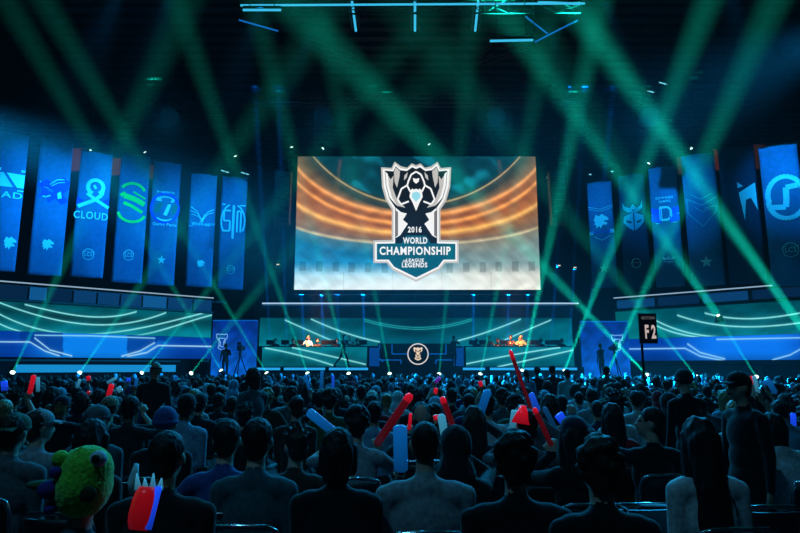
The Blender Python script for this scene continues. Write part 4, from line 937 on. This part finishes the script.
seat_at(668, 404, 'person in a black hooded top left of the standing cap wearer', 'seat', shirt='black', wear=('hood', 'black'))
seat_at(372, 405, 'person with bob hair one row ahead of the wavy dark hair', 'seat', shirt='black', hair=('bob', 'brown'))
seat_at(296, 408, 'person with a bun in a brown jacket', 'seat_left', shirt='brown', hair=('bun', 'brown'))
seat_at(320, 400, 'person with headphones over a dark crop', 'seat', shirt='black', wear=('headphones', 'black'))
seat_at(60, 396, 'person in a bright sky blue shirt and pale blue cap', 'seat_wide', shirt='skyblue', wear=('cap', 'skyblue'))
seat_at(64, 386, 'person in a teal beanie just ahead of the sky blue shirt', 'seat', shirt='charcoal', wear=('beanie', 'skyblue'), hair=None)
seat_at(456, 447, 'person in a black hood behind the pale stick', 'seat_slim', shirt='black', wear=('hood', 'black'), scale=.96)
seat_at(200, 404, 'person with a grey cap ahead of the blue beanie', 'seat', shirt='charcoal', wear=('cap', 'charcoal'))
seat_at(635, 400, 'person in white shirt sitting right of the red jacket', 'seat_tee', shirt='white', hair=('short', 'brown'))
seat_at(591, 397, 'person in light grey tee shirt sitting behind the red jacket', 'seat_tee', shirt='lightgrey', hair=('short', 'brown'))
# standing figures in the crowd
bald = stand_at(156, 370, 8.6, 'bald person standing in a dark tee shirt with a black head strap', 'stand_tee', shirt='charcoal', trousers='black', hair=None, skin=1, wear=None)
st_ = MB().tube([(.083*math.cos(2*PI*k/24), .10*math.sin(2*PI*k/24)-.012, .03) for k in range(25)], .011, 8).build('head_strap', M['plastic'], bald, True); st_.matrix_local = HEADS['stand_tee']
stand_at(252, 377, 7.4, 'person standing in profile with brown bob hair and dark green top', 'stand_front', shirt='teal', trousers='black', hair=('bob', 'brown'), rz=.9, skin=0)
stand_at(738, 387, 4.6, 'person standing in black with a wide black cap, face half turned left', 'stand', shirt='black', trousers='black', wear=('cap', 'black'), hair=('short', 'black'), rz=1.75, wear_yaw=.1)
stand_at(683, 381, 6.2, 'tall dark person standing with back turned left of the cap wearer', 'stand_front', shirt='black', trousers='black', wear=('beanie', 'charcoal'), hair=None, rz=.2)
stand_at(552, 370, 14.5, 'person standing in a dark jacket in front of the right desk', 'stand', shirt='charcoal', hair=('short', 'black'))
stand_at(567, 374, 13.6, 'person standing in a white shirt in front of the right desk', 'stand', shirt='white', hair=('short', 'black'))
stand_at(526, 374, 15.0, 'person standing in a pale shirt under the tall dark red stick', 'stand_tee', shirt='skyblue', hair=('tail', 'brown'))
stand_at(606, 371, 13.8, 'person standing in a grey jacket by the emblem panel', 'stand_front', shirt='grey', hair=('short', 'black'))
stand_at(537, 372, 16.0, 'person standing in black between the pale shirt and the dark jacket', 'stand', shirt='black', hair=('spiky', 'black'))

# green plush hat wearer, nearest on the left
me_h = BODY['seat_wide']
o = seat_at(85, 491, 'person in a dark teal shirt wearing a green plush creature hat', 'seat_wide', shirt='teal', hair=None, scale=.95)
plush = mat('green_plush', rgb(120, 215, 60), .95, spec=.1, var=.3, scale=60, bump=.8, sheen=.5); plum = mat('purple_felt', rgb(60, 44, 130), .9, var=.2, scale=60); pale = mat('white_felt', rgb(190, 205, 210), .8, var=.1); dk = mat('black_felt', rgb(14, 14, 14), .7)
hm = HEADS['seat_wide']
b = Blob(); b.ell((0, -.02, .0), (.125, .135, .15), 0).ell((.01, -.02, .06), (.115, .12, .115), 0).cap((0, .03, .14), (0, -.07, .155), .03, .02, 0).cap((-.04, -.0, .13), (-.08, 0, .14), .025, .015, 0)
hat = put('plush_hat', b.mesh('plush_hat', .01, [plush], 2, .004, 90), o, hm @ Matrix.Translation((0, 0, .03)) @ Matrix.Scale(.93, 4))
def bit(name, c, r, m, R=None):
    bb = Blob(); bb.ell(c, r, 0, R); return put(name, bb.mesh(name, min(r)*.28, [m], 1), hat, Matrix.Identity(4))
for sx, nm in ((.085, 'eye'), (-.085, 'eye')): bit(nm, (sx, -.075, .12), (.04, .04, .04), pale if sx > 0 else plush); 
bit('pupil', (.09, -.11, .125), (.02, .012, .02), dk)
for c, r in (((-.075, -.125, .07), .026), ((-.105, -.115, -.005), .042), ((-.09, -.11, -.085), .027)): bit('spike', c, (r*1.1, r, r), plum)
bit('mouth_patch', (.07, -.125, -.02), (.045, .02, .035), mat('dark_green_felt', rgb(26, 50, 20), .9))
bit('ear_flap', (-.17, -.03, .0), (.09, .04, .022), mat('deep_green_plush', rgb(30, 80, 44), .9))

# chairs seen from behind at the near right
def chair_at(px, py, Y, label):
    p = at(px, py, Y); chair(p.x, Y+.266, label)
chair_at(772, 505, 3.6, 'empty black chair with a chrome rim at the near right corner')
chair_at(645, 505, 3.66, 'black chair with a thin chrome rim left of the white shirt')
chair_at(783, 472, 4.75, 'chrome rimmed chair behind the white top at the right edge')

# sticks: held up in the crowd
STICKS = [((34,375),(29,396),7.6,4.5,'red','upright red stick at the far left of the crowd'),((38,377),(38,392),7.9,3.5,'white','short pale stick against the leftmost red stick'),((4,381),(5,391),8.5,6,'vivid','blue stick cut by the left frame edge'),((80,379),(77,388),9.5,3,'white','small pale stick left of the second beam light'),((112,384),(108,398),8.2,5,'red','red stick left of the bald standing person'),((118,387),(121,392),8.4,5,'white','pale stick beside the red stick near the bald person'),((116,378),(107,383),10,3,'white','slanting pale stick behind the red one'),((129,378),(128,382),11,4,'vivid','tiny blue stick left of the bald person'),((137,378),(135,389),9,3,'palblue','thin pale blue stick left of the bald person'),((176,376),(177,383),10,3,'palblue','thin blue stick right of the bald person'),((88,376),(89,381),11,4,'red','red and white stick by the second beam light'),((89,391),(88,396),9,3,'red','small red stick below the second beam light'),
 ((308,411),(336,434),5.0,9,'palblue','wide blue glowing stick lying slanted over the heads'),((411,394),(376,445),4.4,8,'darkred','long dark red stick leaning right above the grey tee shirt'),((400,425),(401,472),4.0,14,'palblue','broad blue and white stick left of the bare neck'),((411,413),(409,430),5.0,3.5,'red','thin red lit stick left of the black haired head'),((441,414),(449,461),4.6,8,'white','white stick with lit end behind the bare neck'),((436,415),(437,420),5.6,6,'red','red lit stick tip beside the white stick'),((442,397),(459,443),4.9,6,'darkred','dark red stick leaning left in the middle'),((488,390),(480,414),5.6,8,'palblue','blue stick standing over the middle heads'),((515,410),(512,432),5.4,7,'white','pale stick beside the red cone'),((531,393),(538,412),6,6,'blue','bright blue stick with a white edge'),((544,407),(557,432),5.8,5,'dimblue','dim blue stick right of the bright blue one'),((558,414),(566,424),6.2,9,'vivid','vivid blue stick glowing brightly'),
 ((510,350),(535,420),7.0,4,'darkred','tall dark red stick raised against the stage'),((534,408),(552,446),5.2,5,'darkred','dark red stick beside the dim blue stick'),((750,376),(752,384),7.5,5,'red','red stick tip right of the black cap'),((754,376),(759,396),7.4,4,'white','pale stick right of the red tip'),((767,379),(776,394),8,5,'palblue','slanting blue white stick at the right'),((764,381),(766,388),8.6,3.5,'palblue','short blue stick beside the slanting one'),((793,413),(794,432),5.5,5,'vivid','blue stick at the right frame edge'),((480,381),(482,388),9,4,'red','red and white stick in the middle distance'),((484,380),(484,389),9.2,2.5,'white','thin pale stick beside the red and white one'),((440,377),(434,384),9.5,4,'purple','purple stick below the beam light right of the emblem'),((436,388),(435,396),8.5,4,'red','red stick under the purple one'),((322,371),(321,392),9.5,3.2,'palblue','upright blue stick under the left desk'),((305,375),(310,392),9.8,3,'palblue','leaning pale stick under the left desk'),((333,375),(333,394),9.8,2.6,'blue','thin blue stick under the walking man'),((412,344),(400,352),20,2,'dimblue','dim raised stick'),((197,481),(201,486),3.4,8,'vivid','blue lit stick end beside the blue tee shirt')]
for a, bb, Y, w_, c, lab in STICKS:
    if lab == 'dim raised stick': continue
    if Y < 6.6:
        best = None
        for h in HP:
            if h[0].rotation_euler.z != 0 or 'bare neck' in h[0]['label']: continue
            for sd, sx in (('la', -1), ('ra', 1)):
                Y2 = h[0].location.y+.3; q = at(bb[0], bb[1], Y2); sh = h[0].location+Vector((sx*.19, 0, .95))*h[2]; d_ = (q-sh).length
                if sd in h[3] or abs(Y2-Y) > 1.5 or d_ > .56 or q.z < .6: continue
                if best is None or d_ < best[0]: best = (d_, h, sd, Y2, q)
        if best:
            _, h, sd, Y2, q = best; w_ = w_*1.0; Y = Y2; h[3][sd] = tuple((q-h[0].location)/h[2]-Vector((0, 0, .06)))
    p, q = stick(a, bb, Y, w_, c, lab, tip={'darkred': 'red'}.get(c))
    STICK_ENDS.append((p, q, bool(Y < 6.6 and best)))
BARG = {'seat_left': dict(yaw=.5, lean=-.02), 'seat_right': dict(yaw=-.55, lean=.0), 'seat_lean': dict(lean=.32, pitch=.25), 'seat_tee': dict(short=True, yaw=.1), 'seat_wide': dict(wide=1.13, lean=.02), 'seat_slim': dict(wide=.88, yaw=-.12), 'seat_profile': dict(yaw=1.25, pitch=.12, lean=-.05)}
for n_, (o, bd, sc_, arms) in enumerate(HP):
    if arms: o.data = make_body(f'holding{n_}', **{**BARG.get(bd, {}), **arms})
# red, white and blue roll held by the person in the hood
p, q = at(149, 487, 2.62), at(138, 530, 2.58)
t = thing('inflatable_stick', 'fat red glowing stick with white tips and blue edge at the near left', 'cheering stick', q)
d_ = p-q; MB().tube([d_*k/6 for k in range(7)], [.036, .048, .052, .052, .052, .048, .036], 14).build('tube', stick_mat('deep_red', 175, 8, 24, .5), t, True)
MB().tube([d_*k/6+Vector((.046, -.012, .004)) for k in range(7)], .014, 8).build('blue_edge', STK['vivid'], t, True)
for k in range(4): MB().cyl(d_+Vector((-.045+.03*k, 0, -.01)), d_+Vector((-.055+.035*k, 0, .055-.02*(k % 2))), .016, .003, 6).build('white_tip', STK['white'], t, True)
p = at(133, 482, 3.25); t = tag(MB().tube([p+Vector((0, 0, -.06)), p+Vector((.0, 0, .0)), p+Vector((.012, 0, .09))], [.015, .028, .012], 10).build('paper_cone', mat('pale_paper', rgb(190, 225, 230), .6), None, True), 'small pale cone standing left of the fat red stick', 'cone')
p = at(521, 415, [h[0].location.y for h in HP if 'red glowing cone' in h[0]['label']][0]); t = tag(MB().cyl(p+Vector((0, 0, -.06)), p+Vector((.02, 0, .07)), .075, .02, 14).build('glowing_cone', STK['red'], None, True), 'red glowing cone held up beside a pale stick', 'cone')
# people holding the raised sticks
n_arm = 0
def bearer(q, shirt, hair, label, skin=0):
    """seat a person under the low end q of a stick, hand closed on it"""
    global n_arm
    n_arm += 1; side = 'ra' if n_arm % 2 else 'la'; sx = 1 if side == 'ra' else -1
    loc = Vector((q.x-sx*.26, q.y-.24, 0)); tgt = (sx*.26, .22, max(.95, min(1.36, q.z-.05)))
    nm = f'bearer{n_arm}'; me = make_body(nm, lean=.05, voxel=.014, short=bool(n_arm % 3), **{side: tgt})
    HEADS[nm] = HEADS[nm]; taken.append((loc.x, loc.y)); person(label, None, loc.x, loc.y, 0, 0, 1.0, shirt, 'charcoal', skin, hair, None, None, me)
seen = 0
for (p, q, held), st in zip(STICK_ENDS, [s for s in STICKS if s[5] != 'dim raised stick']):
    if held or q.z < .75 or q.y < 5.1 or min((abs(q.x-.26-x)+abs(q.y-.24-y) for x, y in taken), default=9) < .55: continue
    bearer(q, ['black', 'charcoal', 'navy', 'grey', 'teal'][seen % 5], (['short', 'spiky', 'bob', 'curly', 'tail'][seen % 5], ['black', 'brown'][seen % 2]), 'person holding up the '+st[5], seen % 3); seen += 1

# the rows behind: everyone on a seat of their own
rnd = random.Random(21); taken.append((5.47, 13.5))
DESC = {'short': 'short', 'long': 'long', 'bob': 'bobbed', 'bun': 'tied up', 'tail': 'ponytailed', 'curly': 'curly', 'spiky': 'spiky', 'buzz': 'cropped'}
bodies = ['seat']*4+['seat_left', 'seat_right', 'seat_lean', 'seat_tee', 'seat_tee', 'seat_wide', 'seat_slim', 'seat_slim', 'seat_arm', 'seat_clap', 'seat_arms']
shirts = ['black']*5+['charcoal']*3+['navy']*2+['grey']*3+['teal']*2+['white']*4+['lightgrey']*3+['skyblue']*3+[ 'blue', 'olive', 'brown', 'red', 'purple', 'green']
n_person = len([o for o in bpy.data.objects if o.get('category') == 'person']); made = 0
rows = [6.3+.95*k for k in range(9)]
for k, Y in enumerate(rows):
    half = .665*Y+.2; n = int(2*half/.6)
    for i in range(n):
        x = -half+(i+.5+.25*(k % 2))*2*half/n+rnd.uniform(-.06, .06); y = Y+rnd.uniform(-.1, .1)
        if min(math.hypot((x-a)*1.0, y-c) for a, c in taken) < .52 or rnd.random() < .06: continue
        if n_person+made >= 285: continue
        bd = rnd.choice(bodies); sh = rnd.choice(shirts); hk = rnd.choice(['short']*5+['long', 'bob', 'bun', 'tail', 'curly', 'spiky', 'buzz']); hc = rnd.choice(['black']*4+['brown']*3+['blond'])
        wr = None; r = rnd.random()
        if r < .12: wr = ('cap', rnd.choice(['black', 'navy', 'skyblue', 'grey', 'red']))
        elif r < .17: wr = ('beanie', rnd.choice(['charcoal', 'blue', 'skyblue']))
        elif r < .22: wr = ('hood', sh)
        if wr and wr[0] == 'hood': hk = 'short'
        head = f'{wr[1]} {wr[0]}' if wr else f'{DESC[hk]} {hc} hair'
        act = {'seat_arm': 'raising one arm', 'seat_arms': 'raising both arms', 'seat_clap': 'clapping'}.get(bd, 'seated')
        third = 'left block' if x < -.22*Y else ('right block' if x > .22*Y else 'centre block')
        lab = f'spectator {act}, {sh} top, {head}, middle rows, {third}'.replace('sky', 'sky ').replace('lightgrey', 'light grey')
        person(lab, bd, x, y, 0, rnd.uniform(-.12, .12), rnd.uniform(.93, 1.04), sh, 'charcoal', rnd.choice([0, 0, 1, 2]), (None if wr and wr[0] == 'beanie' else (hk, hc)), wr, lab)
        taken.append((x, y)); made += 1
# same words on several people: tell them apart by row where possible
byl = {}
for o in bpy.data.objects:
    if o.get('category') == 'person': byl.setdefault(o['label'], []).append(o)
ORD = ['first', 'second', 'third', 'fourth', 'fifth', 'sixth', 'seventh', 'eighth', 'ninth', 'tenth']
for l, os_ in byl.items():
    if len(os_) > 1:
        for o in os_:
            k = min(range(9), key=lambda j: abs(rows[j]-o.location.y)); nl = l.replace('middle rows', ORD[k]+' middle row'); o['label'] = nl; o['group'] = nl
    elif 'group' in os_[0]: del os_[0]['group']
by2 = {}
for o in bpy.data.objects:
    if o.get('category') == 'person': by2.setdefault(o['label'], []).append(o)
for l, os_ in by2.items():
    if len(os_) == 1 and 'group' in os_[0].keys(): del os_[0]['group']

# beyond the tenth row: hundreds more heads up to the stage, one mass
fig = MB()
fig.ell((0, 0, 1.22), (.085, .1, .12), 8, 6); nh = len(fig.f)
fig.cyl((0, 0, 1.02), (0, 0, 1.14), .055, n=6); fig.ell((0, 0, .99), (.22, .11, .09), 8, 5); fig.ell((0, 0, .75), (.19, .13, .3), 8, 6); fig.cyl((0, .0, .45), (0, .4, .45), .15, .12, 6); fig.cyl((0, .4, .47), (0, .4, 0), .11, .09, 6)
FV = np.array([tuple(v) for v in fig.v]); FF = fig.f; fv = []; ff = []; fmi = []; base = 0
mats_ = [HAIR['black'], HAIR['brown'], FAB['black'], FAB['charcoal'], FAB['grey'], FAB['white'], FAB['teal'], FAB['skyblue'], FAB['navy'], FAB['red']]
Y = rows[-1]+.95
while Y < 29.5:
    half = min(.67*Y, 16.0); n = int(2*half/.62)
    for i in range(n):
        if rnd.random() < .1: continue
        x = -half+(i+.5)*2*half/n+rnd.uniform(-.12, .12); y = Y+rnd.uniform(-.15, .15); s = rnd.uniform(.92, 1.06); a = rnd.uniform(-.5, .5)
        if min(math.hypot(x-p_, y-q_) for p_, q_ in taken) < .45: continue
        if Y > 24 and abs(x) > .53*Y: continue
        V_ = FV*s; c_, s_ = math.cos(a), math.sin(a); V_ = np.stack([V_[:, 0]*c_-V_[:, 1]*s_+x, V_[:, 0]*s_+V_[:, 1]*c_+y, V_[:, 2]], 1)
        fv += V_.tolist(); ff += [tuple(q+base for q in f) for f in FF]; base += len(FV)
        h_ = rnd.choice([0, 0, 1, 0, 7]); b_ = rnd.choice([2, 2, 3, 3, 4, 4, 5, 5, 6, 7, 7, 8, 9]); fmi += [h_]*nh+[b_]*(len(FF)-nh)
    Y += 1.05
o = obj('crowd', fv, ff, None, None, True)
for m in mats_: o.data.materials.append(m)
o.data.polygons.foreach_set('material_index', fmi)
tag(o, 'dense mass of small seated spectators between the middle rows and the stage', 'crowd', kind='stuff')

# ------------------------------------------------------------------ on the stage
person('person walking across the stage in dark suit before the left desk', 'walk', at(343, 360, 33.25).x, 33.3, ZR+.014, -.9-PI*.28, .98, 'black', 'black', 0, ('short', 'brown'))
person('host in black standing with a microphone beside the right desk', 'stand_mic', at(454, 360, 33.5).x, 33.45, ZR+.014, -.9, .95, 'black', 'black', 0, ('short', 'black'))
pm_ = at(457, 348, 33.6)
ZS = 2.02
sb('player_platform', at(262, 356, 35).x, at(368, 356, 35).x, 34.75, 36.8, ZR, ZS, M['deck']); sb('player_platform', at(466, 356, 35).x, at(574, 356, 35).x, 34.75, 36.8, ZR, ZS, M['deck'])
PL = [(275, 'black', ('short', 'brown'), 'first player from the left behind the left desk', 'seat'), (293, 'black', ('short', 'black'), 'second player from the left behind the left desk', 'seat'), (308, 'white', ('long', 'blond'), 'person with long blond hair and white top behind the left desk', 'tall'), (317, 'charcoal', ('short', 'brown'), 'player right of the blond person at the left desk', 'seat'), (337, 'navy', ('short', 'black'), 'dark clad player behind the walking man', 'seat'), (350, 'beige', ('short', 'blond'), 'player in beige at the left desk', 'tall'), (357, 'brown', ('short', 'brown'), 'rightmost player at the left desk', 'seat'),
 (477, 'black', ('short', 'brown'), 'leftmost player behind the right desk', 'seat'), (489, 'white', ('short', 'blond'), 'fair haired player in white behind the right desk', 'tall'), (498, 'black', ('short', 'brown'), 'dark dressed player right of the fair haired one', 'seat'), (511, 'brown', ('curly', 'brown'), 'curly haired player in the middle of the right desk', 'tall'), (521, 'beige', ('long', 'blond'), 'blond player in beige behind the right desk', 'tall'), (541, 'charcoal', ('short', 'brown'), 'lone player behind the right half of the right desk', 'seat'), (562, 'black', ('short', 'black'), 'rightmost player behind the right desk', 'seat')]
for px, sh, hr, lab, k in PL:
    x = at(px, 343, 35.2).x; o = person(lab, 'seat_clap', x, 35.35, ZS-(.06 if k == 'seat' else -.14), PI+rnd.uniform(-.2, .2), 1.0, sh, 'black', rnd.choice([0, 0, 1]), hr, ('headphones', 'black') if k == 'seat' else None)
    st = thing('player_stool', 'stool under the '+lab, 'stool', (x, 35.35, ZS), 0, 'stools behind the stage desks')
    zz = .38+(0 if k == 'seat' else .2)-.06
    MB().cyl((0, 0, zz-.05), (0, 0, zz), .18, n=16).build('seat', M['plastic'], st); MB().cyl((0, 0, .02), (0, 0, zz-.05), .035, n=8).build('post', M['metal'], st); MB().cyl((0, 0, 0), (0, 0, .03), .18, n=16).build('base', M['metal'], st)
for k, px in enumerate((270, 285, 299, 325, 332, 344, 363, 473, 483, 504, 530, 536, 549, 557)):
    x = at(px, 343, 34.0).x; t = thing('monitor', ('black monitor on the left desk' if px < 400 else 'black monitor on the right desk')+' seen from behind', 'monitor', (x, 34.05, zd+.04), 0, 'monitors on the left desk' if px < 400 else 'monitors on the right desk')
    MB().box((0, 0, .22), (.44, .04, .26)).build('display', M['plastic'], t); MB().box((0, 0, .06), (.05, .04, .1)).build('neck', M['plastic'], t); MB().box((0, .02, .008), (.22, .16, .016)).build('foot', M['plastic'], t)

# camera crews by the emblem panels
def crew(px, Y, x2, lab, labc, labt, flip):
    x = at(px, 350, Y).x; z = ZD+.012
    person(lab, 'stand_front', x, Y, z, .5*flip+PI*0, 1.04, 'black', 'black', 1, ('short', 'black'), ('headphones', 'black'))
    xc = x+flip*.75; t = thing('broadcast_camera', labc, 'camera', (xc, Y+.1, z))
    MB().box((0, 0, 1.62), (.22, .6, .28)).build('camera_body', M['black'], t); MB().cyl((0, .3, 1.62), (0, .62, 1.62), .1, .12, 14).build('lens', M['plastic'], t); MB().box((0, -.28, 1.86), (.2, .16, .16)).build('viewfinder', M['black'], t); MB().box((0, .05, 1.80), (.04, .4, .05)).build('handle', M['metal'], t)
    MB().cyl((0, 0, 1.2), (0, 0, 1.48), .07, n=10).build('tripod_head', M['metal'], t)
    for a in (0, 2.1, 4.2): MB().cyl((0, 0, 1.25), (.5*math.cos(a+.5), .5*math.sin(a+.5), 0), .028, n=8).build('leg', M['metal'], t)
    MB().cyl((0, -.05, 1.4), (-.25*flip, -.5, 1.3), .015, n=6).build('pan_bar', M['metal'], t)
crew(226, 32.6, 0, 'camera operator in black before the left emblem panel', 'broadcast camera on tripod before the left emblem panel', '', 1)
crew(601, 32.6, 0, 'camera operator in black before the right emblem panel', 'broadcast camera on tripod before the right emblem panel', '', 1)

# section sign on a pole, small number board
YS2 = 13.5
p0, p1 = at(640, 343.5, YS2), at(655.5, 313.5, YS2); cx, cz = (p0.x+p1.x)/2, (p0.z+p1.z)/2; w_, h_ = p1.x-p0.x, p1.z-p0.z
t = thing('section_sign', 'black section sign reading F2 on a tall pole', 'sign', (p0.x+.06, YS2, 0))
rel(MB().box((cx, YS2, cz), (w_, .05, h_)).build('sign_board', M['black']), t)
rel(MB().cyl((p0.x+.06, YS2+.05, 0), (p0.x+.06, YS2+.05, p1.z), .028, n=10).build('pole', M['black']), t)
rel(MB().cyl((p0.x+.06, YS2+.05, 0), (p0.x+.06, YS2+.05, .03), .25, n=20).build('foot_plate', M['black']), t)
sgn = emat('sign_print_painted_light', rgb(190, 172, 168), 1); sg2 = emat('sign_small_print_painted_light', rgb(84, 80, 82), 1)  # lit look of the plain print put in as emission
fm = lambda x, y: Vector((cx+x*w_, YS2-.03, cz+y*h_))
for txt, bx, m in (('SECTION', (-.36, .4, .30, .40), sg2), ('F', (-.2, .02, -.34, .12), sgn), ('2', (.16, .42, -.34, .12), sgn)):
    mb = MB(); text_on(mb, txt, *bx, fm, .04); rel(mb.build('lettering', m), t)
p = at(459, 378, 24); t = thing('number_board', 'small dark board with a glowing zero below the right desk', 'sign', (p.x, 24, 0))
rel(MB().box((p.x, 24, p.z), (.46, .05, .36)).build('board', M['black']), t); rel(MB().cyl((p.x, 24.04, 0), (p.x, 24.04, p.z), .03, n=8).build('post', M['black']), t)
mb = MB(); text_on(mb, '0', -.05, .05, -.09, .09, lambda x, y: Vector((p.x+x, 23.96, p.z+y)), .03); rel(mb.build('lettering', emat('cyan_digit', rgb(60, 200, 225), 1)), t)

SC.view_settings.view_transform = 'Standard'; SC.view_settings.look = 'None'; SC.view_settings.exposure = 0; SC.view_settings.gamma = 1
SC.cycles.volume_bounces = 0; SC.cycles.max_bounces = 4; SC.cycles.diffuse_bounces = 2
